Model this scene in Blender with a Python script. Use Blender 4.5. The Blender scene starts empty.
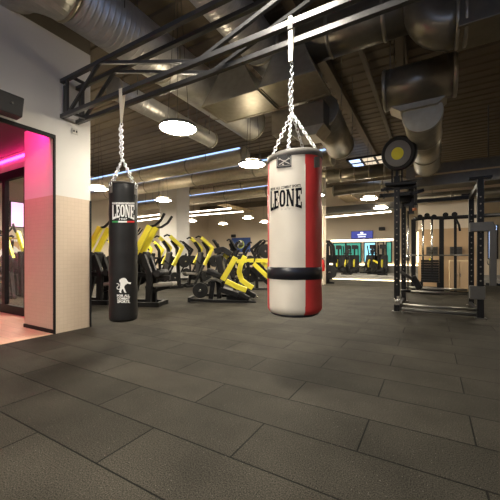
import bpy, bmesh, math, random
from mathutils import Vector, Matrix
random.seed(7)
SC = bpy.context.scene
COL = SC.collection
PI = math.pi
# ------------------------------------------------------------------ camera frame
EYE, FL = 1.1, 312.0
YAW = math.atan(182 / 312)
FW = (-math.sin(YAW), math.cos(YAW)); RT = (math.cos(YAW), math.sin(YAW))
HY = 257.0
def ray(px, py):
    r = (px - 250) / FL; u = (HY - py) / FL
    return Vector((FW[0] + RT[0] * r, FW[1] + RT[1] * r, u))
O = Vector((0, 0, EYE))
def on_z(px, py, z=0.0):
    d = ray(px, py); return O + d * ((z - EYE) / d.z)
def on_y(px, py, y):
    d = ray(px, py); return O + d * (y / d.y)
def on_x(px, py, x):
    d = ray(px, py); return O + d * (x / d.x)
def at(px, py, depth):
    return O + ray(px, py) * depth
def on_cyl(px, py, cx, cy, R):
    d = ray(px, py); a = d.x ** 2 + d.y ** 2; b = -2 * (d.x * cx + d.y * cy); c = cx * cx + cy * cy - R * R
    q = max(b * b - 4 * a * c, 0.0)
    return O + d * ((-b - math.sqrt(q)) / (2 * a))

# ------------------------------------------------------------------ materials
MATS = {}
def mat(name, col, rough=0.5, metal=0.0, var=0.08, scale=12.0, bump=0.0, spec=None, emit=None, estr=0.0):
    m = bpy.data.materials.new(name); m.use_nodes = True
    nt = m.node_tree; b = nt.nodes['Principled BSDF']
    b.inputs['Roughness'].default_value = rough; b.inputs['Metallic'].default_value = metal
    if spec is not None: b.inputs['Specular IOR Level'].default_value = spec
    tc = nt.nodes.new('ShaderNodeTexCoord'); nz = nt.nodes.new('ShaderNodeTexNoise')
    nz.inputs['Scale'].default_value = scale; nz.inputs['Detail'].default_value = 4
    nt.links.new(tc.outputs['Object'], nz.inputs['Vector'])
    mx = nt.nodes.new('ShaderNodeMix'); mx.data_type = 'RGBA'
    lo = [c * (1 - var) for c in col]; hi = [min(c * (1 + var), 1) for c in col]
    mx.inputs[6].default_value = (*lo, 1); mx.inputs[7].default_value = (*hi, 1)
    nt.links.new(nz.outputs['Fac'], mx.inputs[0]); nt.links.new(mx.outputs[2], b.inputs['Base Color'])
    if bump:
        bp = nt.nodes.new('ShaderNodeBump'); bp.inputs['Strength'].default_value = bump; bp.inputs['Distance'].default_value = 0.01
        nt.links.new(nz.outputs['Fac'], bp.inputs['Height']); nt.links.new(bp.outputs['Normal'], b.inputs['Normal'])
    if emit:
        b.inputs['Emission Color'].default_value = (*emit, 1); b.inputs['Emission Strength'].default_value = estr
    MATS[name] = m
    return m

def rubber_floor():
    m = bpy.data.materials.new('rubber_tiles'); m.use_nodes = True
    nt = m.node_tree; N = nt.nodes; L = nt.links; b = N['Principled BSDF']
    tc = N.new('ShaderNodeTexCoord')
    mp = N.new('ShaderNodeMapping'); mp.inputs['Location'].default_value = (0.367, -1.425, 0)
    L.new(tc.outputs['Object'], mp.inputs['Vector'])
    br = N.new('ShaderNodeTexBrick'); br.offset = 0.5; br.offset_frequency = 2; br.squash = 1
    for k, v in (('Scale', 1), ('Mortar Size', 0.0055), ('Mortar Smooth', 0.25), ('Bias', 0), ('Brick Width', 1.18), ('Row Height', 0.402)):
        br.inputs[k].default_value = v
    br.inputs['Color1'].default_value = (0.028, 0.0255, 0.0205, 1); br.inputs['Color2'].default_value = (0.037, 0.0335, 0.0268, 1)
    br.inputs['Mortar'].default_value = (0.007, 0.0065, 0.006, 1)
    L.new(mp.outputs['Vector'], br.inputs['Vector'])
    # fine crumb and large wear patches
    n1 = N.new('ShaderNodeTexNoise'); n1.inputs['Scale'].default_value = 150; n1.inputs['Detail'].default_value = 1
    L.new(tc.outputs['Object'], n1.inputs['Vector'])
    r1 = N.new('ShaderNodeMapRange'); r1.inputs[1].default_value = 0.25; r1.inputs[2].default_value = 0.75; r1.inputs[3].default_value = 0.2; r1.inputs[4].default_value = 1.95
    L.new(n1.outputs['Fac'], r1.inputs[0])
    n2 = N.new('ShaderNodeTexNoise'); n2.inputs['Scale'].default_value = 1.7; n2.inputs['Detail'].default_value = 6
    L.new(tc.outputs['Object'], n2.inputs['Vector'])
    r2 = N.new('ShaderNodeMapRange'); r2.inputs[1].default_value = 0.3; r2.inputs[2].default_value = 0.7; r2.inputs[3].default_value = 0.7; r2.inputs[4].default_value = 1.3
    L.new(n2.outputs['Fac'], r2.inputs[0])
    mu = N.new('ShaderNodeMath'); mu.operation = 'MULTIPLY'; L.new(r1.outputs[0], mu.inputs[0]); L.new(r2.outputs[0], mu.inputs[1])
    vm = N.new('ShaderNodeVectorMath'); vm.operation = 'SCALE'; L.new(br.outputs['Color'], vm.inputs[0]); L.new(mu.outputs[0], vm.inputs['Scale'])
    # pale flecks
    vo = N.new('ShaderNodeTexVoronoi'); vo.inputs['Scale'].default_value = 55; L.new(tc.outputs['Object'], vo.inputs['Vector'])
    lt = N.new('ShaderNodeMath'); lt.operation = 'LESS_THAN'; lt.inputs[1].default_value = 0.11; L.new(vo.outputs['Distance'], lt.inputs[0])
    sp = N.new('ShaderNodeSeparateColor'); L.new(vo.outputs['Color'], sp.inputs[0])
    gt = N.new('ShaderNodeMath'); gt.operation = 'GREATER_THAN'; gt.inputs[1].default_value = 0.8; L.new(sp.outputs[0], gt.inputs[0])
    an = N.new('ShaderNodeMath'); an.operation = 'MULTIPLY'; L.new(lt.outputs[0], an.inputs[0]); L.new(gt.outputs[0], an.inputs[1])
    mx = N.new('ShaderNodeMix'); mx.data_type = 'RGBA'; mx.inputs[7].default_value = (0.16, 0.15, 0.13, 1)
    L.new(an.outputs[0], mx.inputs[0]); L.new(vm.outputs[0], mx.inputs[6]); L.new(mx.outputs[2], b.inputs['Base Color'])
    b.inputs['Roughness'].default_value = 0.7; b.inputs['Specular IOR Level'].default_value = 0.07
    iv = N.new('ShaderNodeMath'); iv.operation = 'SUBTRACT'; iv.inputs[0].default_value = 1; L.new(br.outputs['Fac'], iv.inputs[1])
    sc2 = N.new('ShaderNodeMath'); sc2.operation = 'MULTIPLY_ADD'; sc2.inputs[1].default_value = 0.05; L.new(n1.outputs['Fac'], sc2.inputs[0]); L.new(iv.outputs[0], sc2.inputs[2])
    bp = N.new('ShaderNodeBump'); bp.inputs['Strength'].default_value = 0.6; bp.inputs['Distance'].default_value = 0.006
    L.new(sc2.outputs[0], bp.inputs['Height']); L.new(bp.outputs['Normal'], b.inputs['Normal'])
    return m

def wood_floor():
    m = bpy.data.materials.new('oak_planks'); m.use_nodes = True
    nt = m.node_tree; N = nt.nodes; L = nt.links; b = N['Principled BSDF']
    tc = N.new('ShaderNodeTexCoord')
    mp = N.new('ShaderNodeMapping'); L.new(tc.outputs['Object'], mp.inputs['Vector'])
    br = N.new('ShaderNodeTexBrick'); br.offset = 0.37
    for k, v in (('Scale', 1), ('Mortar Size', 0.002), ('Mortar Smooth', 0.2), ('Brick Width', 1.2), ('Row Height', 0.18)):
        br.inputs[k].default_value = v
    br.inputs['Color1'].default_value = (0.56, 0.38, 0.24, 1); br.inputs['Color2'].default_value = (0.70, 0.50, 0.34, 1); br.inputs['Mortar'].default_value = (0.28, 0.18, 0.11, 1)
    L.new(mp.outputs['Vector'], br.inputs['Vector'])
    mp2 = N.new('ShaderNodeMapping'); mp2.inputs['Scale'].default_value = (3, 40, 3); L.new(tc.outputs['Object'], mp2.inputs['Vector'])
    nz = N.new('ShaderNodeTexNoise'); nz.inputs['Scale'].default_value = 1.2; nz.inputs['Detail'].default_value = 5; L.new(mp2.outputs['Vector'], nz.inputs['Vector'])
    rg = N.new('ShaderNodeMapRange'); rg.inputs[3].default_value = 0.78; rg.inputs[4].default_value = 1.2; L.new(nz.outputs['Fac'], rg.inputs[0])
    vm = N.new('ShaderNodeVectorMath'); vm.operation = 'SCALE'; L.new(br.outputs['Color'], vm.inputs[0]); L.new(rg.outputs[0], vm.inputs['Scale'])
    L.new(vm.outputs[0], b.inputs['Base Color']); b.inputs['Roughness'].default_value = 0.4
    return m

def duct_metal(name, col, rough, pitch):
    """galvanised sheet with a spiral seam around the object's local x axis"""
    m = bpy.data.materials.new(name); m.use_nodes = True
    nt = m.node_tree; N = nt.nodes; L = nt.links; b = N['Principled BSDF']
    b.inputs['Metallic'].default_value = 0.65; b.inputs['Roughness'].default_value = rough
    tc = N.new('ShaderNodeTexCoord'); nz = N.new('ShaderNodeTexNoise'); nz.inputs['Scale'].default_value = 9; nz.inputs['Detail'].default_value = 5
    L.new(tc.outputs['Object'], nz.inputs['Vector'])
    mx = N.new('ShaderNodeMix'); mx.data_type = 'RGBA'
    mx.inputs[6].default_value = (*[c * 0.72 for c in col], 1); mx.inputs[7].default_value = (*[min(1, c * 1.2) for c in col], 1)
    L.new(nz.outputs['Fac'], mx.inputs[0]); L.new(mx.outputs[2], b.inputs['Base Color'])
    if pitch:
        wv = N.new('ShaderNodeTexWave'); wv.wave_type = 'BANDS'; wv.bands_direction = 'X'; wv.inputs['Scale'].default_value = 0.314 / pitch
        wv.inputs['Distortion'].default_value = 0.15
        L.new(tc.outputs['Object'], wv.inputs['Vector'])
        pw = N.new('ShaderNodeMath'); pw.operation = 'POWER'; pw.inputs[1].default_value = 6; L.new(wv.outputs['Fac'], pw.inputs[0])
        bp = N.new('ShaderNodeBump'); bp.inputs['Strength'].default_value = 0.35; bp.inputs['Distance'].default_value = 0.010
        L.new(pw.outputs[0], bp.inputs['Height']); L.new(bp.outputs['Normal'], b.inputs['Normal'])
    return m

def tile_wall():
    m = bpy.data.materials.new('beige_mosaic'); m.use_nodes = True
    nt = m.node_tree; N = nt.nodes; L = nt.links; b = N['Principled BSDF']
    tc = N.new('ShaderNodeTexCoord')
    cb = N.new('ShaderNodeSeparateXYZ'); L.new(tc.outputs['Object'], cb.inputs[0])
    ad = N.new('ShaderNodeMath'); ad.operation = 'ADD'; L.new(cb.outputs[0], ad.inputs[0]); L.new(cb.outputs[1], ad.inputs[1])
    cm = N.new('ShaderNodeCombineXYZ'); L.new(ad.outputs[0], cm.inputs[0]); L.new(cb.outputs[2], cm.inputs[1])
    br = N.new('ShaderNodeTexBrick'); br.offset = 0
    for k, v in (('Scale', 1), ('Mortar Size', 0.0022), ('Mortar Smooth', 0.3), ('Brick Width', 0.055), ('Row Height', 0.055)):
        br.inputs[k].default_value = v
    br.inputs['Color1'].default_value = (0.56, 0.45, 0.35, 1); br.inputs['Color2'].default_value = (0.58, 0.47, 0.37, 1); br.inputs['Mortar'].default_value = (0.50, 0.40, 0.31, 1)
    L.new(cm.outputs[0], br.inputs['Vector']); L.new(br.outputs['Color'], b.inputs['Base Color']); b.inputs['Roughness'].default_value = 0.55
    return m

def glass():
    m = bpy.data.materials.new('clear_glass'); m.use_nodes = True
    nt = m.node_tree; N = nt.nodes; L = nt.links
    N.remove(N['Principled BSDF']); out = N['Material Output']
    t = N.new('ShaderNodeBsdfTransparent'); t.inputs[0].default_value = (0.93, 0.94, 0.95, 1)
    g = N.new('ShaderNodeBsdfGlossy'); g.inputs['Roughness'].default_value = 0.02
    fr = N.new('ShaderNodeLayerWeight'); fr.inputs['Blend'].default_value = 0.5
    pw = N.new('ShaderNodeMath'); pw.operation = 'POWER'; pw.inputs[1].default_value = 5; L.new(fr.outputs['Facing'], pw.inputs[0])
    ma = N.new('ShaderNodeMath'); ma.operation = 'MULTIPLY_ADD'; ma.inputs[1].default_value = 0.5; ma.inputs[2].default_value = 0.03; L.new(pw.outputs[0], ma.inputs[0])
    mx = N.new('ShaderNodeMixShader'); L.new(ma.outputs[0], mx.inputs[0]); L.new(t.outputs[0], mx.inputs[1]); L.new(g.outputs[0], mx.inputs[2])
    L.new(mx.outputs[0], out.inputs[0])
    return m

FLOOR = rubber_floor(); OAK = wood_floor(); TILE = tile_wall(); GLASS = glass()
DUCT = duct_metal('spiral_duct', (0.50, 0.49, 0.46), 0.40, 0.085)
SHEET = duct_metal('duct_sheet', (0.36, 0.33, 0.26), 0.36, 0)
PDUCT = duct_metal('pale_duct', (0.62, 0.55, 0.43), 0.45, 0.1)
PDUCT.node_tree.nodes['Principled BSDF'].inputs['Metallic'].default_value = 0.25
DDUCT = duct_metal('dark_duct', (0.20, 0.18, 0.14), 0.32, 0)
WHITE = mat('white_paint', (0.66, 0.64, 0.615), 0.75, var=0.03, scale=5)
GREYB = mat('grey_brown', (0.15, 0.13, 0.105), 0.9, var=0.2, scale=3)
CREAM = mat('cream_paint', (0.68, 0.585, 0.46), 0.8, var=0.03, scale=3)
TAN = mat('tan_panel', (0.46, 0.32, 0.19), 0.7, var=0.08, scale=4)
TANB = mat('tan_board', (0.55, 0.42, 0.25), 0.7, var=0.08, scale=4)
GREYW = mat('grey_plinth', (0.26, 0.25, 0.23), 0.7, var=0.08)
DECK = mat('ceiling_deck', (0.105, 0.080, 0.052), 0.75, var=0.25, scale=2.5, bump=0.1)
DARKC = mat('dark_ceiling', (0.05, 0.035, 0.04), 0.8)
BLACK = mat('black_steel', (0.012, 0.012, 0.013), 0.45, 0.0, var=0.2, scale=30, spec=0.2)
TRUSS = mat('truss_paint', (0.045, 0.045, 0.047), 0.33, 0.0, var=0.15, scale=25)
BLKF = mat('black_frame', (0.008, 0.008, 0.009), 0.55, spec=0.25)
GREYF = mat('grey_steel', (0.11, 0.105, 0.095), 0.45, 0.3)
CHROME = mat('chrome', (0.72, 0.72, 0.70), 0.2, 1.0, var=0.05)
GALV = mat('zinc_chain', (0.82, 0.83, 0.85), 0.28, 0.9, var=0.1, scale=60)
YEL = mat('yellow_paint', (0.82, 0.72, 0.055), 0.38, var=0.05)
PAD = mat('black_vinyl', (0.014, 0.014, 0.015), 0.5, var=0.15, scale=40, bump=0.1, spec=0.25)
GPAD = mat('grey_vinyl', (0.20, 0.185, 0.165), 0.5, var=0.15, scale=20)
BLUEP = mat('blue_paint', (0.05, 0.12, 0.22), 0.45)
IRON = mat('rubber_plate', (0.013, 0.013, 0.0135), 0.5, var=0.2, scale=30, spec=0.25)
RED = mat('red_leather', (0.66, 0.045, 0.045), 0.42, var=0.10, scale=18, bump=0.12)
IVORY = mat('white_leather', (0.74, 0.69, 0.60), 0.45, var=0.05, scale=10, bump=0.15)
BAGB = mat('black_leather', (0.013, 0.013, 0.0135), 0.5, var=0.15, scale=22, bump=0.12, spec=0.3)
BAND = mat('band_tape', (0.010, 0.011, 0.016), 0.3, var=0.1)
COLLAR = mat('grey_collar', (0.15, 0.14, 0.125), 0.55, var=0.3, scale=40)
PATCH = mat('patch_grey', (0.045, 0.045, 0.048), 0.6, spec=0.2)
INKB = mat('ink_black', (0.006, 0.006, 0.009), 0.7, spec=0.1)
INKW = mat('ink_white', (0.82, 0.82, 0.80), 0.5, var=0.02)
INKR = mat('ink_red', (0.65, 0.04, 0.04), 0.5); INKG = mat('ink_green', (0.03, 0.30, 0.08), 0.5)
INKGR = mat('ink_grey', (0.42, 0.40, 0.37), 0.5)
HOLE = mat('hole_grey', (0.22, 0.20, 0.16), 0.5)
STEEL = mat('worn_steel', (0.30, 0.29, 0.26), 0.35, 0.9)
STRAP = mat('white_strap', (0.72, 0.68, 0.58), 0.7, var=0.08, scale=60)
BEIGES = mat('beige_strap', (0.78, 0.72, 0.58), 0.7, var=0.1, scale=60)
DISCG = mat('target_grey', (0.13, 0.125, 0.125), 0.6); DISCY = mat('target_yellow', (0.60, 0.54, 0.02), 0.55)
POSTB = mat('poster_blue', (0.035, 0.085, 0.30), 0.5, var=0.04)
POSTY = mat('poster_yellow', (0.62, 0.68, 0.20), 0.5)
WOODP = mat('wood_panel', (0.46, 0.27, 0.11), 0.55, var=0.15, scale=5)
EXT = mat('extinguisher_red', (0.55, 0.02, 0.02), 0.35)
SPKR = mat('speaker_black', (0.018, 0.018, 0.02), 0.55)
PLATEW = mat('socket_plastic', (0.55, 0.53, 0.48), 0.5)
ORANGE = mat('orange_roller', (0.6, 0.2, 0.08), 0.5)
LAMP = mat('lamp_glow', (0.9, 0.88, 0.8), 0.5, emit=(1.0, 0.90, 0.72), estr=66)
LAMPU = mat('lamp_uplight', (0.9, 0.88, 0.8), 0.5, emit=(1.0, 0.84, 0.60), estr=11)  # upward glow added to lift the ceiling and ducts
LAMPN = mat('lamp_glow_near', (0.9, 0.88, 0.8), 0.5, emit=(1.0, 0.92, 0.78), estr=78)
TUBE = mat('tube_glow', (0.9, 0.9, 0.9), 0.5, emit=(1.0, 0.86, 0.68), estr=8)
LEDW = mat('led_warm', (0.9, 0.85, 0.7), 0.5, emit=(1.0, 0.80, 0.50), estr=3.5)
LEDP = mat('led_pink', (0.9, 0.2, 0.5), 0.5, emit=(1.0, 0.015, 0.20), estr=15)
LEDJ = mat('led_pink_strong', (0.9, 0.2, 0.5), 0.5, emit=(1.0, 0.015, 0.22), estr=38)
SCRB = mat('screen_blue', (0.02, 0.03, 0.12), 0.3, emit=(0.012, 0.02, 0.16), estr=1.0)
SCRW = mat('screen_white', (0.7, 0.7, 0.8), 0.3, emit=(0.7, 0.75, 0.9), estr=1.0)
SCRP = mat('screen_pink', (0.7, 0.4, 0.6), 0.3, emit=(0.95, 0.50, 0.80), estr=1.0)
WINT = mat('window_teal', (0.05, 0.25, 0.22), 0.2, var=0.9, scale=1.8, emit=(0.05, 0.30, 0.22), estr=0.5)
WINB = mat('window_blue', (0.2, 0.5, 0.6), 0.2, var=0.5, scale=2, emit=(0.25, 0.65, 0.85), estr=0.9)
DAY = mat('daylight_pane', (0.5, 0.6, 0.8), 0.3, emit=(0.45, 0.62, 1.0), estr=0.9)
SKYP = mat('assumed_sky_pane', (0.5, 0.6, 0.8), 0.3, var=0.02, emit=(0.42, 0.58, 1.0), estr=1.0)  # bluish glow for the assumed window behind the camera
BLUES = mat('blue_sheen', (0.4, 0.5, 0.8), 0.5, emit=(0.35, 0.55, 1.0), estr=0.9)  # glow colour for the imitated sheen on the cross ducts
DAYW = mat('daylight_warm', (0.5, 0.45, 0.4), 0.3, emit=(0.75, 0.62, 0.45), estr=0.45)

# ------------------------------------------------------------------ mesh builder
class MB:
    def __init__(s): s.bm = bmesh.new()
    def _face(s, vs):
        try: return s.bm.faces.new(vs)
        except ValueError: return None
    def box(s, c, size, rot=None):
        c = Vector(c); h = Vector(size) / 2
        vs = []
        for x, y, z in ((-1,-1,-1),(1,-1,-1),(1,1,-1),(-1,1,-1),(-1,-1,1),(1,-1,1),(1,1,1),(-1,1,1)):
            p = Vector((x*h.x, y*h.y, z*h.z))
            if rot: p = rot @ p
            vs.append(s.bm.verts.new(c + p))
        for q in ((0,3,2,1),(4,5,6,7),(0,1,5,4),(1,2,6,5),(2,3,7,6),(3,0,4,7)): s._face([vs[i] for i in q])
        return s
    def span(s, lo, hi):
        lo = Vector(lo); hi = Vector(hi)
        return s.box((lo + hi) / 2, hi - lo)
    def bar(s, a, b, w, h=None, up=(0, 0, 1)):
        """rectangular bar from a to b; w across, h along 'up'"""
        a = Vector(a); b = Vector(b); h = h or w
        d = (b - a).normalized(); up = Vector(up)
        if abs(d.dot(up)) > 0.98: up = Vector((1, 0, 0))
        sd = d.cross(up).normalized(); up = sd.cross(d).normalized()
        r = []
        for p in (a, b):
            r.append([s.bm.verts.new(p + sd * (x * w / 2) + up * (z * h / 2)) for x, z in ((-1,-1),(1,-1),(1,1),(-1,1))])
        for i in range(4): s._face([r[0][i], r[0][(i+1) % 4], r[1][(i+1) % 4], r[1][i]])
        s._face(r[0][::-1]); s._face(r[1])
        return s
    def path(s, pts, r, n=8, closed=False, caps=True, radii=None):
        pts = [Vector(p) for p in pts]; m = len(pts); rings = []
        tan = []
        for i in range(m):
            a = pts[(i-1) % m] if (closed or i) else pts[0]
            b = pts[(i+1) % m] if (closed or i < m-1) else pts[-1]
            tan.append((b - a).normalized())
        u = tan[0].orthogonal().normalized()
        for i in range(m):
            t = tan[i]; u = (u - t * u.dot(t)).normalized(); v = t.cross(u)
            rr = radii[i] if radii else r
            rings.append([s.bm.verts.new(pts[i] + (u * math.cos(2*PI*k/n) + v * math.sin(2*PI*k/n)) * rr) for k in range(n)])
        for i in range(m if closed else m - 1):
            A, B = rings[i], rings[(i+1) % m]
            for k in range(n):
                f = s._face([A[k], A[(k+1) % n], B[(k+1) % n], B[k]])
                if f: f.smooth = True
        if not closed and caps:
            s._face(rings[0][::-1]); s._face(rings[-1])
        return s
    def tube(s, a, b, r, n=12): return s.path([a, b], r, n)
    def lathe(s, prof, c=(0, 0, 0), n=32, a0=0.0, a1=2*PI, M=None, deform=None):
        full = abs(a1 - a0 - 2*PI) < 1e-6; k = n if full else n + 1; rings = []
        for r, z in prof:
            ring = []
            for i in range(k):
                t = a0 + (a1 - a0) * i / n
                p = Vector((r * math.cos(t), r * math.sin(t), z))
                if deform: p = deform(p)
                if M: p = M @ p
                ring.append(s.bm.verts.new(Vector(c) + p))
            rings.append(ring)
        for A, B in zip(rings, rings[1:]):
            for i in range(n):
                f = s._face([A[i], A[(i+1) % k], B[(i+1) % k], B[i]])
                if f: f.smooth = True
        if full:
            if prof[0][0] > 1e-5: s._face(rings[0][::-1])
            if prof[-1][0] > 1e-5: s._face(rings[-1])
        return s
    def disc(s, c, axis, r, th, n=28, hole=0.0):
        q = Vector(axis).to_track_quat('Z', 'Y').to_matrix()
        b = min(th, r) * 0.18
        if hole:
            prof = [(hole, -th/2), (r-b, -th/2), (r, -th/2+b), (r, th/2-b), (r-b, th/2), (hole, th/2), (hole, -th/2)]
        else:
            prof = [(r-b, -th/2), (r, -th/2+b), (r, th/2-b), (r-b, th/2)]
        return s.lathe(prof, c, n, M=q)
    def prism(s, pts, vec):
        """polygon (3D points) extruded by vec"""
        vec = Vector(vec); A = [s.bm.verts.new(Vector(p)) for p in pts]; B = [s.bm.verts.new(Vector(p) + vec) for p in pts]
        s._face(A[::-1]); s._face(B); n = len(A)
        for i in range(n): s._face([A[i], A[(i+1) % n], B[(i+1) % n], B[i]])
        return s
    def quads(s, grid):
        V = [[s.bm.verts.new(p) for p in row] for row in grid]
        for A, B in zip(V, V[1:]):
            for i in range(len(A) - 1): s._face([A[i], A[i+1], B[i+1], B[i]])
        return s
    def build(s, name, m, parent=None, loc=None, bevel=0.0, smooth=None):
        bmesh.ops.recalc_face_normals(s.bm, faces=s.bm.faces)
        me = bpy.data.meshes.new(name)
        inv = None
        if parent is not None:
            r = parent
            while r.parent: r = r.parent
            inv = Matrix.LocRotScale(r.location, r.rotation_euler, None).inverted()
        elif loc is not None: inv = Matrix.Translation(-Vector(loc))
        if inv is not None: s.bm.transform(inv)
        s.bm.to_mesh(me); s.bm.free()
        me.materials.append(m)
        o = bpy.data.objects.new(name, me); COL.objects.link(o)
        if parent is not None: o.parent = parent
        elif loc is not None: o.location = loc
        if bevel:
            bv = o.modifiers.new('bevel', 'BEVEL'); bv.width = bevel; bv.segments = 2; bv.limit_method = 'ANGLE'
        return o

def thing(name, label, cat, loc=(0, 0, 0), rz=0.0, group=None):
    o = bpy.data.objects.new(name, None); COL.objects.link(o)
    o.empty_display_size = 0.1
    o.location = loc; o.rotation_euler = (0, 0, rz); o['label'] = label; o['category'] = cat
    if group: o['group'] = group
    return o
def tag(o, label, cat, group=None, kind=None):
    o['label'] = label; o['category'] = cat
    if group: o['group'] = group
    if kind: o['kind'] = kind
    return o
def struct(o): o['kind'] = 'structure'; return o
def dup(root, loc, rz, label, group=None):
    r = root.copy(); COL.objects.link(r); r.location = loc; r.rotation_euler = (0, 0, rz); r['label'] = label
    if group: r['group'] = group
    for ch in list(root.children):
        c = ch.copy(); COL.objects.link(c); c.parent = r
        for g in list(ch.children):
            d = g.copy(); COL.objects.link(d); d.parent = c
    return r

# ================================================================== SETTING
WX = -4.66; P0, P1 = 2.44, 2.985; PIN = -5.51
CEIL = 5.5
struct(MB().span((-16, -5, -0.1), (6, 24, 0)).build('floor', FLOOR))
def build_ceiling():
    m = MB(); prof = []; y = -5.0
    while y < 24:
        prof += [(y, CEIL), (y + 0.14, CEIL), (y + 0.17, CEIL - 0.03), (y + 0.31, CEIL - 0.03), (y + 0.34, CEIL)]; y += 0.34
    low = [[(-16, a, z), (6, a, z)] for a, z in prof]
    m.quads(low)
    return struct(m.build('ceiling', DECK))
build_ceiling()
struct(MB().span((-16, -5, CEIL + 0.03), (6, 24, CEIL + 0.13)).build('ceiling_slab', DECK))
TZ = 1.99
# pillar at the end of the white wall
pl = struct(MB().span((PIN, P0, TZ), (WX, P1, 4.28)).build('wall_left', WHITE))
MB().span((PIN, P0, 0.0), (WX, P1, TZ)).build('tiled_lower_wall', TILE, pl)
MB().span((PIN, P0, 4.28), (WX, P1, CEIL)).build('dark_upper_wall', GREYB, pl)  # top of the wall in a darker grey-brown
MB().span((WX - 0.14, -5, 2.84), (WX, P0, 4.28)).build('door_header', WHITE, pl)
MB().span((WX - 0.14, -5, 4.28), (WX, P0, CEIL)).build('dark_upper_header', GREYB, pl)
MB().span((PIN, -5, 0), (WX, 0.0, 2.84)).build('near_wall', WHITE, pl)
# door trim round the opening
m = MB().span((WX - 0.02, 0.0, 2.79), (WX + 0.010, P0, 2.845)).span((WX - 0.02, P0 - 0.008, 0), (WX + 0.008, P0 + 0.018, 2.845)).span((WX - 0.02, -0.02, 0), (WX + 0.008, 0.0, 2.845))
struct(m.build('trim_1', BLKF))
struct(MB().span((WX - 0.02, P1 - 0.012, 0), (WX + 0.012, P1 + 0.012, 1.985)).build('trim_2', BLKF))
struct(MB().span((PIN, P0 - 0.014, 0), (WX - 0.02, P0, 0.06)).build('baseboard_left', BLKF))
# vestibule behind the opening
struct(MB().span((-9.6, -1.5, 0.0), (WX - 0.01, 2.92, 0.006)).build('floor_1', OAK))
struct(MB().span((-9.6, -1.5, 3.06), (WX - 0.14, P0, 3.14)).span((-9.6, P0, 3.06), (PIN, 2.95, 3.14)).build('ceiling_1', DARKC))
struct(MB().span((-9.6, 2.87, 2.76), (PIN, 3.0, 3.4)).build('wall_vestibule', WHITE))
struct(MB().span((-9.75, -1.5, 0), (-9.6, 3.0, 3.12)).build('wall_vestibule_end', WHITE))
# glass entrance screen
gd = struct(MB().span((-9.6, 2.86, 2.60), (PIN, 2.93, 2.76)).span((-9.6, 2.86, 0.0), (PIN, 2.93, 0.17)).span((PIN - 0.05, 2.86, 0.17), (PIN, 2.93, 2.6)).build('door_1', BLKF))
xs = [on_y(4.2, 250, 2.87).x, on_y(4.2, 250, 2.87).x - 1.3]
mm = MB()
for x in xs: mm.span((x - 0.06, 2.855, 0.17), (x + 0.06, 2.93, 2.60))
mm.span((on_y(25.3, 250, 2.87).x - 0.03, 2.855, 0.17), (on_y(25.3, 250, 2.87).x + 0.03, 2.93, 2.60))
mm.build('mullion', BLKF, gd)
MB().span((-9.6, 2.89, 0.17), (PIN - 0.05, 2.898, 2.60)).build('glass_pane', GLASS, gd)
# outer walls of the gym
wl = struct(MB().span((-16, 20.6, 0), (-6.2, 20.8, CEIL)).build('wall_back_left', CREAM))
struct(MB().span((-6.6, 19.7, 0), (-6.4, 20.6, CEIL)).build('wall_back_return', CREAM))
BY = 19.5
wb = struct(MB().span((-6.4, BY, 0), (6, BY + 0.2, CEIL)).build('wall_back', CREAM))
struct(MB().span((-16.2, -5, 0), (-16, 24, CEIL)).build('wall_far_left', CREAM))
struct(MB().span((6, -5, 0), (6.2, 24, CEIL)).build('wall_right', CREAM))
struct(MB().span((-16, -5.2, 0), (6, -5, CEIL)).build('wall_front', CREAM))
cw = struct(MB().span((-4.4, -5.0, 3.3), (5.6, -4.94, 3.38)).span((-4.4, -5.0, 5.12), (5.6, -4.94, 5.2)).build('window_8', BLKF))  # unseen high window, assumed and added for bluish light on ducts and ceiling
for k in range(5):
    MB().span((-4.4 + k * 2.0 + 0.05, -4.97, 3.38), (-4.4 + k * 2.0 + 1.95, -4.96, 5.12)).build('pane', SKYP, cw)  # glowing panes of the assumed window
# plain plinth under the windows
struct(MB().span((-6.4, BY - 0.14, 0.2), (1.2, BY - 0.002, 0.62)).build('wall_plinth', GREYW))
struct(MB().span((-6.3, 15.4, 0.0), (5.9, BY - 0.002, 0.2)).build('floor_2', GREYW))
# tan partition on the right
TY = 12.3
wt = struct(MB().span((-0.42, TY, 0), (1.25, TY + 0.15, 2.05)).build('wall_partition', TAN))
MB().span((-0.42, TY, 2.05), (1.25, TY + 0.15, 3.15)).build('upper_panel', CREAM, wt)
# columns
cA = on_z(174, 279.5)
struct(MB().span((cA.x - 0.55, cA.y - 0.4, 0), (cA.x + 0.55, cA.y + 0.5, CEIL)).build('column', WHITE))
struct(MB().span((-4.15, 12.1, 0), (-3.72, 12.5, CEIL)).build('column', CREAM))
# windows in the back wall
def window(n, px0, px1, z0, z1, pane, y=BY):
    a = on_y(px0, 250, y).x; b = on_y(px1, 250, y).x; t = 0.05
    f = MB()
    f.span((a, y - 0.06, z0), (b, y - 0.002, z0 + t)).span((a, y - 0.06, z1 - t), (b, y - 0.002, z1)).span((a, y - 0.06, z0), (a + t, y - 0.002, z1)).span((b - t, y - 0.06, z0), (b, y - 0.002, z1))
    w = struct(f.build('window_%d' % n, BLKF))
    MB().span((a + t, y - 0.03, z0 + t), (b - t, y - 0.02, z1 - t)).build('pane', pane, w)
WZ0, WZ1 = 0.76, 1.98
window(1, 333, 346, WZ0, WZ1, WINT); window(2, 346, 361.5, WZ0, WZ1, WINT)
window(3, 364, 376, WZ0, WZ1, WINB); window(4, 377.5, 384, WZ0, WZ1, CREAM); window(5, 386, 392, WZ0, WZ1, WINT)
window(6, 487.5, 490.5, 1.0, 2.7, DAY); window(7, 494, 498, 1.0, 2.7, DAY)

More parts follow.
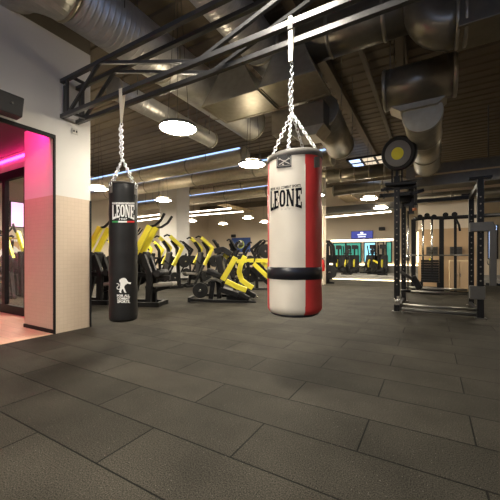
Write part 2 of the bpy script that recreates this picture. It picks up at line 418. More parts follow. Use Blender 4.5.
# ================================================================== TRUSS
YF, YR, ZB, ZT = 2.545, 2.775, 3.145, 3.655
tr = thing('ceiling_truss', 'long black box truss bolted to the white wall, carrying both punching bags', 'truss', (WX, (YF + YR) / 2, ZB))
XE = 5.95
for y in (YF, YR):
    for z in (ZB, ZT):
        MB().bar((WX + 0.01, y, z), (XE, y, z), 0.054).build('chord', TRUSS, tr, bevel=0.004)
nodes = [-4.5, -3.78, -2.12, -0.34, 1.44, 3.22, 5.0]
for y in (YF, YR):
    for i in range(len(nodes) - 1):
        za, zb = (ZB, ZT) if i % 2 == 0 else (ZT, ZB)
        MB().bar((nodes[i], y, za), (nodes[i+1], y, zb), 0.036).build('diagonal', TRUSS, tr)
    MB().bar((-4.52, y, ZB), (-4.52, y, ZT), 0.036).build('post', TRUSS, tr)
for z in (ZB, ZT):
    MB().bar((-4.42, YF, z), (-4.42, YR, z), 0.034).build('cross_strut', TRUSS, tr)
for y in (YF, YR):
    for z in (ZB, ZT):
        MB().span((WX, y - 0.03, z - 0.03), (WX + 0.008, y + 0.03, z + 0.03)).build('wall_plate', GREYF, tr, bevel=0.003)
    MB().span((WX, y + 0.02, ZB + 0.05), (WX + 0.03, y + 0.05, ZT - 0.05)).build('end_strip', GREYF, tr)

# ================================================================== BAGS
def chain(m, a, b, pitch=0.034, wire=0.0042, wid=0.0125, phase=0):
    a = Vector(a); b = Vector(b); d = b - a; n = max(2, round(d.length / pitch)); t = d.normalized()
    u = t.orthogonal().normalized(); v = t.cross(u); hl = d.length / n * 0.5 + wire * 1.4
    for i in range(n):
        c = a + d * ((i + 0.5) / n); s = u if (i + phase) % 2 == 0 else v
        pts = []
        for k in range(10):
            an = 2 * PI * k / 10
            pts.append(c + s * (math.cos(an) * wid) + t * (math.sin(an) * hl))
        m.path(pts, wire, 5, closed=True)
    return m

LET = {
 'L': [(0, 0, .34, 1), (.0, 0, 1, .16), (.8, 0, 1, .34)],
 'E': [(0.1, 0, .44, 1), (0, 0, 1, .14), (0, .86, 1, 1), (.1, .44, .74, .57), (.84, 0, 1, .32), (.84, .68, 1, 1), (.62, .36, .74, .65)],
 'N': [(.06, 0, .24, 1), (.76, 0, .94, 1), (0, .9, .36, 1), (.66, .9, 1, 1), (0, 0, .32, .1)],
}
def word(m, boxes, top, bot, fn):
    """slab letters: boxes = [(char, x0, x1)], px space; top/bot: functions px -> py"""
    def put(x, v): return fn(x, bot(x) + (top(x) - bot(x)) * v)
    def rect(x0, x1, v0, v1, sx=2, sv=4):
        m.quads([[put(x0 + (x1 - x0) * i / sx, v0 + (v1 - v0) * j / sv) for i in range(sx + 1)] for j in range(sv + 1)])
    for ch, a, b in boxes:
        w = b - a
        if ch == 'O':
            K = 20; gi = []; go = []
            for k in range(K + 1):
                t = 2 * PI * k / K
                se = lambda q, p: math.copysign(abs(q) ** p, q)
                go.append(put(a + w * (.5 + .5 * se(math.cos(t), .7)), .5 + .5 * se(math.sin(t), .7)))
                gi.append(put(a + w * (.5 + .17 * se(math.cos(t), .6)), .5 + .36 * se(math.sin(t), .6)))
            m.quads([go, gi])
        else:
            for x0, v0, x1, v1 in LET[ch]: rect(a + w * x0, a + w * x1, v0, v1)
            if ch == 'N':
                g = []
                for j in range(5):
                    v = 1 - j / 4; xc = .06 + .62 * (1 - v)
                    g.append([put(a + w * xc, v), put(a + w * (xc + .28), v)])
                m.quads(g)
def text_on(m, s, x0, x1, y0, y1, fn, arc=0.0, slope=0.0, bold=0.0):
    """small lettering from the built-in font laid into the px box x0..x1, y0 (top)..y1 (bottom)"""
    cu = bpy.data.curves.new('lettering', 'FONT'); cu.body = s; cu.resolution_u = 2; cu.offset = bold
    ob = bpy.data.objects.new('lettering', cu); COL.objects.link(ob)
    me = bpy.data.meshes.new_from_object(ob.evaluated_get(bpy.context.evaluated_depsgraph_get()))
    bpy.data.objects.remove(ob); bpy.data.curves.remove(cu)
    xs = [v.co.x for v in me.vertices]; ys = [v.co.y for v in me.vertices]
    ax, bx, ay, by = min(xs), max(xs), min(ys), max(ys)
    vs = []
    for v in me.vertices:
        f = (v.co.x - ax) / (bx - ax); g = (v.co.y - ay) / (by - ay)
        vs.append(m.bm.verts.new(fn(x0 + (x1 - x0) * f, y1 + (y0 - y1) * g + arc * (4 * (f - .5) ** 2) + slope * (f - .5))))
    for p in me.polygons: m._face([vs[i] for i in p.vertices])
    bpy.data.meshes.remove(me)

def fit_profile(R, zb, zt, rb):
    pr = [(0.02, zb + 0.004), (R - rb, zb)]
    for k in range(1, 7):
        a = PI / 2 * k / 6
        pr.append((R - rb + rb * math.sin(a), zb + rb * (1 - math.cos(a)) * 0.8))
    return pr

# ---- red and white bag
BX, BYY, BR, BZ0, BZ1 = -1.036, 2.545, 0.2335, 0.603, 1.975
rb = thing('punching_bag', 'big red and white punching bag hanging by chains in the middle of the gym', 'punching bag', (BX, BYY, BZ0))
side = Vector((RT[0], RT[1], 0))
ctr = math.atan2(-BYY, -BX)      # towards the camera
def tilt(p):
    lat = Vector((p.x, p.y, 0)).dot(side); t = min(max((p.z - 1.35) / 0.6, 0), 1)
    w = 0.0016 * math.sin(7 * math.atan2(p.y, p.x) + 9 * p.z) + 0.0012 * math.sin(3 * math.atan2(p.y, p.x) - 17 * p.z)
    k = 1 + w / BR
    return Vector((p.x * k, p.y * k, p.z + lat * 0.075 * t * t))
def angp(px):
    q = on_cyl(px, 240, BX, BYY, BR); return math.atan2(q.y - BYY, q.x - BX)
aL, aR = angp(269.6), angp(305.2)
if aR < aL: aR += 2 * PI
span_w = aR - aL
def bagprof(z0, z1, n, bulge=0.0):
    return [(BR + bulge * math.sin(PI * i / n), z0 + (z1 - z0) * i / n) for i in range(n + 1)]
low = fit_profile(BR, BZ0 + 0.012, 0, 0.075)[2:]
pan = low + [(BR, BZ0 + 0.09 + (BZ1 - 0.05 - BZ0 - 0.09) * i / 18) for i in range(19)]
def panel(name, a0, a1, m):
    return MB().lathe(pan, (BX, BYY, 0), 22, a0, a1, deform=tilt).build(name, m, rb)
panel('front_panel', aL, aR, IVORY)['label'] = 'white panel with the lettering'
rest = 2 * PI - span_w
panel('side_panel', aR, aR + rest * 0.34, RED)['label'] = 'red panel'
panel('back_panel', aR + rest * 0.34, aR + rest * 0.66, IVORY)
panel('side_panel', aR + rest * 0.66, aR + rest, RED)['label'] = 'red panel'
MB().lathe([(0.001, BZ0 - 0.004), (BR - 0.085, BZ0 - 0.004), (BR - 0.05, BZ0 + 0.002), (BR - 0.022, BZ0 + 0.018), (BR - 0.035, BZ0 + 0.03), (0.001, BZ0 + 0.03)], (BX, BYY, 0), 40).build('bottom_cap', BAND, rb)
# band: front edge px 268-281
zB1 = on_cyl(289, 267.4, BX, BYY, BR).z; zB0 = on_cyl(289, 280, BX, BYY, BR).z
MB().lathe([(BR + 0.001, zB0), (BR + 0.004, zB0 + 0.003), (BR + 0.004, zB1 - 0.003), (BR + 0.001, zB1)], (BX, BYY, 0), 56).build('black_band', BAND, rb)
MB().lathe([(BR - 0.004, BZ1 - 0.058), (BR + 0.004, BZ1 - 0.055), (BR + 0.004, BZ1 - 0.004), (BR - 0.004, BZ1), (BR - 0.02, BZ1 - 0.03), (0.001, BZ1 - 0.03)], (BX, BYY, 0), 48, deform=tilt).build('top_collar', COLLAR, rb)
for px in (305.2, 269.6):
    q = angp(px)
    mm = MB()
    pts = [Vector((BX + (BR + 0.0005) * math.cos(q), BYY + (BR + 0.0005) * math.sin(q), z)) for z in [BZ0 + 0.1 + i * 0.06 for i in range(20)]]
    mm.path(pts, 0.0022, 6).build('seam', IVORY, rb)
def fr(px, py, lift=0.0035): return on_cyl(px, py, BX, BYY, BR + lift)
mm = MB()
word(mm, [('L', 270.6, 273.7), ('E', 274.0, 278.6), ('O', 279.4, 285.4), ('N', 286.2, 294.2), ('E', 295.4, 301.8)],
     lambda x: 191.4 - (x - 270.5) * 0.13, lambda x: 206.2 + 0.0155 * (x - 287.5) ** 2 - 0.055 * (x - 287), fr)
mm.build('brand_lettering', INKB, rb)
mm = MB(); text_on(mm, 'FOR ALL COMBAT SPORTS.', 270.8, 301.2, 185.6, 188.4, fr, slope=-4.3, arc=0.4, bold=0.03); mm.build('slogan_lettering', INKB, rb)
mm = MB(); text_on(mm, '1 9 4 7', 277.5, 290.5, 208.3, 210.2, fr, slope=-0.5, bold=0.0); mm.build('date_lettering', INKGR, rb)
# label patch with crossed gloves mark
def patch(px0, px1, py0, py1, m, name, parent, fn=fr, lift=0.004, r=0.25):
    g = MB(); nx = 8
    g.quads([[fn(px0 + (px1 - px0) * i / nx, py0 + (py1 - py0) * v + (0.9 if (i in (0, nx) and v == 0) else 0) - 0.10 * (px0 + (px1 - px0) * i / nx - (px0 + px1) / 2), lift) for i in range(nx + 1)] for v in (0, .12, .5, 1)])
    o = g.build(name, m, parent)
    sd = o.modifiers.new('thick', 'SOLIDIFY'); sd.thickness = 0.003; sd.offset = 0
    return o
pt = patch(276.6, 291.4, 154.6, 167.6, PATCH, 'logo_patch', rb)
mm = MB()
def stroke(m, pts, w, fn, lift):
    for (xa, ya), (xb, yb) in zip(pts, pts[1:]):
        d = Vector((xb - xa, yb - ya)); n = Vector((-d.y, d.x)).normalized() * w / 2
        m.quads([[fn(xa + n.x, ya + n.y, lift), fn(xa - n.x, ya - n.y, lift)], [fn((xa+xb)/2 + n.x, (ya+yb)/2 + n.y, lift), fn((xa+xb)/2 - n.x, (ya+yb)/2 - n.y, lift)], [fn(xb + n.x, yb + n.y, lift), fn(xb - n.x, yb - n.y, lift)]])
for p in ([(279, 158.6), (284, 161.2), (289.5, 163.6)], [(279, 164.8), (284, 161.6), (289.5, 158)]): stroke(mm, p, 0.9, fr, 0.0075)
for c in ((279.6, 159.2), (288.8, 158.4), (284, 160.8), (283, 164.4)): stroke(mm, [(c[0] - .9, c[1]), (c[0] + .9, c[1])], 1.4, fr, 0.0078)
mm.build('crossed_mark', INKGR, pt)
mm = MB(); stroke(mm, [(277.4, 166.2), (290.6, 165.0)], .35, fr, 0.0076); stroke(mm, [(277.6, 157), (277.4, 166.2)], .35, fr, 0.0076); stroke(mm, [(290.6, 156.2), (290.7, 165.0)], .35, fr, 0.0076); mm.build('patch_stitching', INKGR, pt)
patch(314.2, 319.6, 156.5, 167.5, COLLAR, 'hanging_tab', rb, lift=0.004)
# hanging gear
HX, HZ = BX - 0.045, ZB - 0.03
HKx = on_y(291.8, 60, BYY).x
MB().bar((HKx, BYY - 0.03, ZB + 0.045), (HKx, BYY - 0.03, on_y(292, 63, BYY).z), 0.036, 0.005, up=(0, 1, 0)).bar((HKx, BYY + 0.03, ZB + 0.045), (HKx, BYY - 0.018, on_y(292, 60, BYY).z), 0.036, 0.004, up=(0, 1, 0)).box((HKx, BYY, ZB + 0.03), (0.045, 0.064, 0.008)).box((HKx - 0.02, BYY - 0.031, ZB - 0.005), (0.06, 0.008, 0.045)).build('strap', STRAP, rb, bevel=0.001)
MB().box((HKx, BYY - 0.036, on_y(292, 29, BYY).z), (0.05, 0.014, 0.05)).build('buckle', BLACK, rb, bevel=0.003)
zt = on_y(292, 62, BYY).z; zj = on_y(291.5, 113, BYY).z
chain(MB(), (HKx, BYY, zt), (HKx + 0.0, BYY, zj), 0.036, 0.0048, 0.0135).build('main_chain', GALV, rb)
chain(MB(), (HKx - 0.012, BYY - 0.02, on_y(292, 80, BYY).z), (HKx - 0.012, BYY - 0.012, zj + 0.02), 0.036, 0.0046, 0.013, 1).build('slack_chain', GALV, rb)
for da in (-90, -32, 32 + 26, 90 + 70):
    pass
def rim(a, r=BR - 0.012): return Vector((BX + r * math.cos(a), BYY + r * math.sin(a), BZ1 - 0.006 + Vector((math.cos(a), math.sin(a), 0)).dot(side) * r * 0.075))
for k, off in enumerate((-0.22, 0.86, 2.6, -0.92)):
    a = ctr + off
    q = rim(a)
    chain(MB(), (HKx, BYY, zj), q + Vector((0, 0, 0.012)), 0.034, 0.0044, 0.0125, k).build('chain', GALV, rb)
    MB().path([q + Vector((math.cos(t) * 0.02 * math.cos(a + 1.57), math.cos(t) * 0.02 * math.sin(a + 1.57), math.sin(t) * 0.02)) for t in [2 * PI * i / 12 for i in range(12)]], 0.004, 6, closed=True).build('ring', GALV, rb)

# ---- black bag
CX, CY, CR, CZ0, CZ1 = -3.298, 2.545, 0.166, 0.317, 1.994
kb = thing('punching_bag', 'tall slim black punching bag with white lion, hanging beside the white wall', 'punching bag', (CX, CY, CZ0))
prof = [(0.001, CZ0 + 0.004)] + fit_profile(CR, CZ0, 0, 0.05)[1:] + [(CR + 0.003 * math.sin(i * 1.9), CZ0 + 0.07 + (CZ1 - 0.09 - CZ0) * i / 22) for i in range(23)] + [(CR - 0.012, CZ1)]
MB().lathe(prof, (CX, CY, 0), 48).build('body', BAGB, kb)
MB().lathe([(CR - 0.006, CZ1 - 0.012), (CR + 0.006, CZ1 - 0.010), (CR + 0.006, CZ1 + 0.006), (CR - 0.006, CZ1 + 0.008), (CR - 0.006, CZ1 - 0.012)], (CX, CY, 0), 48).build('top_rim', GREYF, kb)
def fb(px, py, lift=0.006): return on_cyl(px, py, CX, CY, CR + lift)
mm = MB()
tp = lambda x: 204.6 + 0.002 * (x - 123.2) ** 2
word(mm, [('L', 112.3, 115.9), ('E', 116.2, 119.8), ('O', 120.2, 124.8), ('N', 125.2, 129.9), ('E', 130.3, 134.3)], tp, lambda x: 216.9 + 0.026 * (x - 123.2) ** 2, fb)
mm.build('brand_lettering', INKW, kb)
mm = MB(); mm.quads([[fb(112.2 + i * 22.2 / 10, y) for i in range(11)] for y in (202.4, 204.2)]); mm.build('slogan_bar', INKW, kb)
mm = MB(); text_on(mm, 'FOR ALL COMBAT SPORTS', 112.8, 133.8, 202.6, 203.9, lambda x, y: fb(x, y, 0.0075)); mm.build('slogan_lettering', INKB, kb)
mm = MB(); text_on(mm, '1947', 119.2, 127.2, 218.0, 220.2, fb, bold=0.02); mm.build('date_lettering', INKW, kb)
for a, b, mt, nm in ((112.0, 118.2, INKG, 'flag_green'), (118.2, 127.0, INKW, 'flag_white'), (127.0, 134.4, INKR, 'flag_red')):
    mm = MB(); mm.quads([[fb(a + (b - a) * i / 5, y) for i in range(6)] for y in (220.9, 222.5)]); mm.build(nm, mt, kb)
# lion emblem from overlapping strokes (px)
mm = MB()
def blob(m, cx, cy, rx, ry, fn, lift=0.006, n=16):
    c = m.bm.verts.new(fn(cx, cy, lift)); vs = [m.bm.verts.new(fn(cx + rx * math.cos(2*PI*k/n), cy + ry * math.sin(2*PI*k/n), lift)) for k in range(n)]
    for k in range(n): m._face([c, vs[k], vs[(k+1) % n]])
def lz(x, y): return (105 + x * 0.08, 265 + y * 0.08)
for x, y, rx, ry in ((232, 192, 42, 30), (205, 200, 28, 26), (262, 214, 26, 24), (248, 232, 26, 16), (222, 240, 32, 34), (214, 272, 28, 30), (205, 182, 14, 12)):
    c = lz(x, y); blob(mm, c[0], c[1], rx * .08, ry * .08, fb)
for pts, w in (([(250, 225), (285, 222), (322, 230)], 20), ([(300, 220), (326, 222)], 10), ([(205, 285), (196, 315), (186, 340)], 24), ([(186, 340), (205, 344)], 10), ([(228, 285), (243, 315), (250, 338)], 22), ([(246, 340), (266, 344)], 10),
               ([(200, 290), (170, 305), (155, 300), (148, 285), (158, 268), (176, 258), (178, 244), (160, 234), (146, 230)], 8), ([(196, 300), (172, 308)], 7)):
    stroke(mm, [lz(*p) for p in pts], w * .08, fb, 0.0065)
mm.build('lion_emblem', INKW, kb)
mm = MB()
for s, y0, y1, x0, x1 in (('FOR ALL', 294.5, 296.9, 116.9, 130.0), ('COMBAT', 297.3, 299.8, 117.0, 129.8), ('SPORTS.', 300.2, 303.0, 117.2, 130.2)):
    text_on(mm, s, x0, x1, y0, y1, fb, bold=0.045)
mm.build('slogan_lettering', INKW, kb)
KX = on_y(122.3, 100, CY).x
zs = on_y(122.3, 123.5, CY).z; zv = on_y(122.3, 159, CY).z
mm = MB()
g0, g1 = 0.062, 0.024
mm.prism([(KX - g0/2, CY - 0.028, ZB + 0.03), (KX + g0/2, CY - 0.028, ZB + 0.03), (KX + g1/2, CY - 0.02, zs), (KX - g1/2, CY - 0.02, zs)], (0, 0.005, 0)).box((KX, CY, ZB + 0.03), (g0, 0.06, 0.008)).prism([(KX - g0/2, CY + 0.026, ZB + 0.03), (KX + g0/2, CY + 0.026, ZB + 0.03), (KX + g1/2, CY - 0.012, zs), (KX - g1/2, CY - 0.012, zs)], (0, 0.004, 0))
mm.build('strap', BEIGES, kb)
chain(MB(), (KX, CY - 0.012, zs), (KX, CY, zv), 0.036, 0.0055, 0.014).build('main_chain', GALV, kb)
chain(MB(), (KX - 0.014, CY - 0.02, zs - 0.02), (KX - 0.012, CY - 0.012, zv + 0.02), 0.036, 0.0052, 0.014, 1).build('slack_chain', GALV, kb)
cam_a = math.atan2(-CY, -CX)
for off in (-0.92, 0.92, 2.25, -2.25):
    a = cam_a + off; q = Vector((CX + (CR - 0.004) * math.cos(a), CY + (CR - 0.004) * math.sin(a), CZ1 + 0.004))
    chain(MB(), (KX, CY, zv), q, 0.034, 0.0046, 0.0125).build('chain', GALV, kb)
    o_ = Vector((math.cos(a), math.sin(a), 0))
    MB().bar(q + o_ * 0.012 - Vector((0, 0, 0.015)), q + o_ * 0.012 - Vector((0, 0, 0.135)), 0.05, 0.008, up=o_).build('hanging_tab', COLLAR, kb, bevel=0.002)
    MB().path([q + o_ * 0.018 + Vector((0, 0, -0.03)) + Vector((-o_.y, o_.x, 0)) * (0.022 * math.cos(t)) + Vector((0, 0, 0.028 * math.sin(t))) for t in [2*PI*i/12 for i in range(12)]], 0.0045, 6, closed=True).build('ring', GALV, kb)

# ================================================================== WALL FITTINGS
# speaker on the white wall, top left
sp = thing('wall_speaker', 'black loudspeaker high on the white wall above the door opening', 'speaker', (WX + 0.15, on_x(8, 105, WX).y, 3.0))
a = on_x(-14, 100, WX + 0.16); b = on_x(21, 100, WX + 0.16); zt_ = on_x(21, 98, WX + 0.16).z; zb_ = on_x(18, 119.5, WX + 0.16).z
MB().prism([(WX + 0.10, b.y, zt_ + 0.0), (WX + 0.32, b.y - 0.03, zt_ - 0.06), (WX + 0.27, b.y - 0.03, zb_ + 0.0), (WX + 0.06, b.y, zb_ + 0.02)], (0, -0.62, 0)).build('cabinet', SPKR, sp, bevel=0.012)
MB().span((WX, b.y - 0.42, zb_ - 0.05), (WX + 0.14, b.y - 0.3, zb_ + 0.1)).build('bracket', GREYF, sp)
c = on_x(12, 103, WX + 0.30)
MB().disc((c.x + 0.01, c.y, c.z), (1, 0, -0.1), 0.012, 0.02, 12).build('badge', GREYF, sp)
# small socket plate
q = on_x(74.8, 131.5, WX)
so = thing('wall_socket', 'small square socket plate on white wall just under the truss end', 'socket', (WX, q.y, q.z))
MB().box((WX + 0.006, q.y, q.z), (0.012, 0.09, 0.085)).build('plate', PLATEW, so, bevel=0.003)
for s in (-1, 1): MB().box((WX + 0.013, q.y + s * 0.02, q.z), (0.004, 0.022, 0.03)).build('outlet', SPKR, so)
# pink led strip in the vestibule
tag(MB().span((-9.5, 2.845, 2.955), (PIN + 0.01, 2.869, 2.99)).build('pink_led_strip', LEDP, loc=(-7.5, 2.857, 2.955)), 'glowing pink light strip under the vestibule ceiling above glass doors', 'light strip')
tag(MB().span((WX - 0.20, 0.4, 2.99), (WX - 0.15, P0 - 0.08, 3.05)).build('pink_led_strip', LEDJ, loc=(WX - 0.18, 1.4, 2.99)), 'assumed pink light strip tucked behind the door header beside the pink-lit jamb', 'light strip')  # unseen strip, assumed from the pink light on the jamb

# ================================================================== DUCTS
def duct(name, label, a, b, r, m=DUCT, collars=(), n=36, cat='duct', group=None, ends=True):
    a = Vector(a); b = Vector(b); d = b - a; L = d.length
    t = thing(name, label, cat, a, 0, group)
    q = d.to_track_quat('X', 'Z').to_matrix()
    me = MB()
    for k in range(2):
        rr = r - 0.006 * k
        me.lathe([(rr, 0), (rr, L)], (0, 0, 0), n, M=Matrix(((0, 0, 1), (1, 0, 0), (0, 1, 0))))
    o = me.build('duct_body', m, None); o.parent = t; o.rotation_euler = q.to_euler()
    if abs(d.z) < 0.5 * L:
        for c in (0.12, 0.88):
            p = a + d * c
            if CEIL - p.z - r > 0.15:
                for sgn in (-1, 1):
                    sd = d.cross(Vector((0, 0, 1))).normalized() * (r + 0.01) * sgn
                    MB().bar(p + sd, Vector(((p + sd).x, (p + sd).y, CEIL - 0.02)), 0.012).build('hanger_rod', GREYF, t)
    for c in collars:
        p = a + d * c
        MB().lathe([(r + 0.001, -0.03), (r + 0.014, -0.02), (r + 0.014, 0.02), (r + 0.001, 0.03)], p, n, M=d.to_track_quat('Z', 'Y').to_matrix()).build('joint_collar', SHEET, t)
    return t
# along the left wall
dl = duct('spiral_air_duct', 'wide spiral air duct running along the left wall above the truss', (-4.2, 2.35, 4.66), (-4.2, 7.3, 4.66), 0.40, DUCT, (0.0, 0.35, 0.7, 1.0))
el = MB(); pts = []
for k in range(7):
    an = PI / 2 * k / 6
    pts.append((-4.2 - 0.45 * (1 - math.cos(an)), 2.35 - 0.5 * math.sin(an), 4.66))
pts.append((-4.9, 1.85, 4.66))
el.path(pts, 0.41, 32).build('elbow', DUCT, dl)
duct('spiral_air_duct', 'second spiral air duct beside the wall duct, above the middle of the truss', (-2.75, 3.2, 5.0), (-2.75, 7.0, 5.0), 0.34, DUCT, (0.0, 0.5, 1.0))
# flat trunk under the deck behind the first lamp
q = on_y(213, 147, 5.9)
duct('round_trunk_duct', 'slim round duct ending just right of the largest lamp', (q.x - 0.05, 3.3, 3.86), (q.x - 0.05, 5.9, 3.86), 0.17, DUCT, (0.0, 0.5, 1.0))
# cross ducts along the hall
def xduct(label, px, py, y0, r, x0, x1, m=PDUCT, cl=(0.0, 0.2, 0.4, 0.6, 0.8, 1.0), strip=None):
    z = on_y(px, py, y0).z
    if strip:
        o = MB().bar((x0, y0 - r * 0.64, z + r * 0.86), (x1 - 0.1, y0 - r * 0.64, z + r * 0.86), 0.06, 0.03).build('glow_strip', BLUES, loc=((x0 + x1) / 2, y0 - r * 0.62, z + r * 0.84))  # glowing bar stands in for the bluish highlight on the duct top
        tag(o, 'thin glowing bar imitating the bluish sheen along the top of the ' + strip, 'light strip')
    return duct('cross_air_duct', label, (x0, y0, z), (x1, y0, z), r, m, cl)
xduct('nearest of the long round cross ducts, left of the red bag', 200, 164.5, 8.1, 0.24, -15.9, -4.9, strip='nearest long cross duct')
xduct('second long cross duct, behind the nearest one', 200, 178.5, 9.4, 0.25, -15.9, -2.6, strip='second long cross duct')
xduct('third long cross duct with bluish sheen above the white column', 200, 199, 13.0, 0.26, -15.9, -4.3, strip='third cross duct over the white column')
xduct('thin cross duct between the second and third long ducts', 215, 189, 11.2, 0.13, -9.7, -2.8)
xduct('dark cross duct over the TV at the back of the gym', 352, 189, 13.3, 0.22, -3.6, 5.9, DDUCT)
xduct('upper dark cross duct above the TV', 352, 174, 11.0, 0.22, -3.2, -0.85, DDUCT)
xduct('dark cross duct passing behind the power rack top', 440, 197, 12.0, 0.16, -0.8, 5.9, DDUCT)
# hoppers in the middle
def hopper(label, c, top, bot, h, lean=(0, 0)):
    t = thing('duct_hopper', label, 'duct', c)
    x, y, z = c; m = MB()
    T = [(x + sx * top[0] + lean[0], y + sy * top[1] + lean[1], z + h) for sx, sy in ((-1,-1),(1,-1),(1,1),(-1,1))]
    B = [(x + sx * bot[0], y + sy * bot[1], z) for sx, sy in ((-1,-1),(1,-1),(1,1),(-1,1))]
    tv = [m.bm.verts.new(p) for p in T]; bv = [m.bm.verts.new(p) for p in B]
    m._face(tv)
    for i in range(4): m._face([bv[i], bv[(i+1) % 4], tv[(i+1) % 4], tv[i]])
    m._face(bv)
    m.build('hopper_body', SHEET, t)
    f = MB(); w = 0.035
    for i in range(4): f.bar(Vector(B[i]), Vector(B[(i+1) % 4]), w, w)
    f.build('flange', SHEET, t)
    for i in range(4): MB().bar(Vector(T[i]), Vector(B[i]), 0.02, 0.02).build('seam', SHEET, t)
    return t
h1 = on_y(240, 108, 5.3); h2 = on_y(292, 93, 5.3)
hopper('square duct hopper flaring down, left of the red bag chain', (h1.x - 0.0, 5.3, h1.z), (0.28, 0.3), (0.62, 0.42), 0.62)
hopper('second square duct hopper, just behind the red bag chain', (h1.x + 1.18, 5.3, h1.z + 0.03), (0.26, 0.3), (0.52, 0.42), 0.62)
duct('cross_air_duct', 'round dark duct feeding the two square hoppers', (-2.35, 5.3, h1.z + 0.78), (0.5, 5.3, h1.z + 0.78), 0.33, DDUCT, (0.0, 0.3, 0.6, 0.9))
duct('short_air_duct', 'open ended round duct right behind the top of the red bag', on_y(322, 112, 6.2), on_y(340, 146, 8.0), 0.33, SHEET, (0.0, 1.0))
q = on_y(300, 122, 6.0)
bx_ = thing('duct_box', 'rectangular duct box behind the red bag chains', 'duct', q)
MB().span((q.x - 0.55, 5.8, q.z - 0.22), (q.x + 0.55, 6.3, q.z + 0.25)).build('box_body', DDUCT, bx_, bevel=0.015)
MB().prism([(q.x - 0.2, 5.78, q.z - 0.22), (q.x + 0.56, 5.78, q.z - 0.22), (q.x + 0.40, 5.78, q.z - 0.40), (q.x - 0.02, 5.78, q.z - 0.38)], (0, 0.5, 0)).build('box_outlet', SHEET, bx_)
# right hand group
p = on_y(420, 83, 6.0)
rd = duct('short_air_duct', 'dark round duct section hanging high above the power rack', (-0.73, 6.0, p.z), (0.34, 6.0, p.z), 0.33, DDUCT, (0.02, 0.98))
MB().lathe([(0.001, 0), (0.33, 0.0), (0.33, 0.01), (0.001, 0.01)], (-0.735, 6.0, p.z), 32, M=Matrix(((0, 0, 1), (1, 0, 0), (0, 1, 0)))).build('end_cap', DDUCT, rd)
MB().prism([(-0.66, 5.95, p.z - 0.30), (0.22, 5.95, p.z - 0.30), (0.08, 5.95, p.z - 0.42), (-0.48, 5.95, p.z - 0.42)], (0, 0.4, 0)).build('saddle', SHEET, rd)
zz = on_y(424, 120, 6.2).z
duct('branch_air_duct', 'bright galvanised branch duct running away above the ball target', (on_y(422.5, 120, 6.2).x, 6.05, zz + 0.05), (on_y(427, 165, 9.6).x, 9.6, on_y(427, 165, 9.6).z), 0.30, SHEET, (0.0, 0.3, 0.65, 1.0))
q = on_y(427, 36, 4.9)
eb = thing('duct_elbow', 'dark duct elbow and flat duct near the top right of the room', 'duct', q)
pts = [(q.x - 0.0, q.y, CEIL - 0.05), (q.x, q.y, q.z + 0.45)]
for k in range(1, 8):
    an = PI / 2 * k / 7
    pts.append((q.x + 0.34 * (1 - math.cos(an)), q.y, q.z + 0.40 - 0.36 * math.sin(an)))
MB().path(pts, 0.29, 32).build('elbow_body', DDUCT, eb)
xe = q.x + 0.34
for k in (0.0, 0.09):
    MB().lathe([(0.292, -0.02), (0.305, -0.015), (0.305, 0.015), (0.292, 0.02)], (xe + k, q.y, q.z + 0.04), 32, M=Matrix(((0, 0, 1), (1, 0, 0), (0, 1, 0)))).build('joint_collar', SHEET, eb)
MB().span((xe, q.y - 0.27, q.z - 0.17), (5.9, q.y + 0.3, q.z + 0.26)).build('flat_duct', DDUCT, eb, bevel=0.01)
# bulkhead behind the rack, a tan strip painted as its lit edge
bh = thing('bulkhead', 'long dark bulkhead box over the tan partition behind the power rack', 'bulkhead', (2.5, 11.2, 3.2))
MB().span((-0.7, 10.9, on_y(440, 185, 10.9).z), (5.9, 11.6, on_y(440, 163, 10.9).z)).build('bulkhead_body', DDUCT, bh)
for x in (-0.4, 1.4, 3.4, 5.4): MB().bar((x, 11.2, on_y(440, 163, 10.9).z), (x, 11.2, CEIL - 0.02), 0.03).build('hanger_rod', GREYF, bh)
MB().span((-0.45, 10.88, on_y(440, 174.5, 10.9).z), (5.9, 10.9, on_y(440, 173, 10.9).z)).build('lit_edge_line', TANB, bh)  # tan colour stands for the golden light on the edge
# beams and conduits under the deck
def beam(label, a, b, w, h, m=DDUCT, name='ceiling_beam', cat='beam'):
    o = MB().bar(a, b, w, h).build(name, m, loc=(Vector(a) + Vector(b)) / 2); return tag(o, label, cat)
beam('pale conduit pipe crossing the brown ceiling right of the red bag', (-1.27, 2.8, 5.36), (-1.27, 15, 5.36), 0.09, 0.06, GREYB, 'conduit_pipe', 'pipe')
beam('dark ceiling beam right of the conduit', (-0.55, 0.0, 5.38), (-0.55, 15.2, 5.38), 0.2, 0.2, DECK)
beam('dark ceiling beam over the truss end by the wall', (-2.05, 3.5, 5.38), (-2.05, 15.2, 5.38), 0.18, 0.2, DECK)
beam('tan ceiling baffle at the back, left of the TV', on_y(338.5, 191.5, 13.8), on_y(355, 202.5, 16.8) * 1.0 if False else on_y(352.5, 201.3, 15.1), 0.62, 0.06, TANB, 'ceiling_baffle', 'baffle')
beam('tan ceiling baffle at the back, left of the red bag', on_y(222, 204.5, 15.5), on_y(250, 211.5, 18.8), 0.7, 0.06, TANB, 'ceiling_baffle', 'baffle')
for k, (px, py, y, lb) in enumerate(((150, 176, 11.7, 'brown lower ceiling beam across the hall behind the black bag'), (222, 207.5, 19.5, 'brown bulkhead beam along the top of the back left wall'))):
    z = on_y(px, py, y).z
    beam(lb, (-15.9, y, z), (-6.5 if k else -4.4, y, z), 0.25, 0.35, DECK)
beam('dark bulkhead beam above the light line on the back wall', (-6.3, 15.12, on_y(352, 208.5, 15.1).z), (5.9, 15.12, on_y(352, 208.5, 15.1).z), 0.3, 0.30, GREYF)
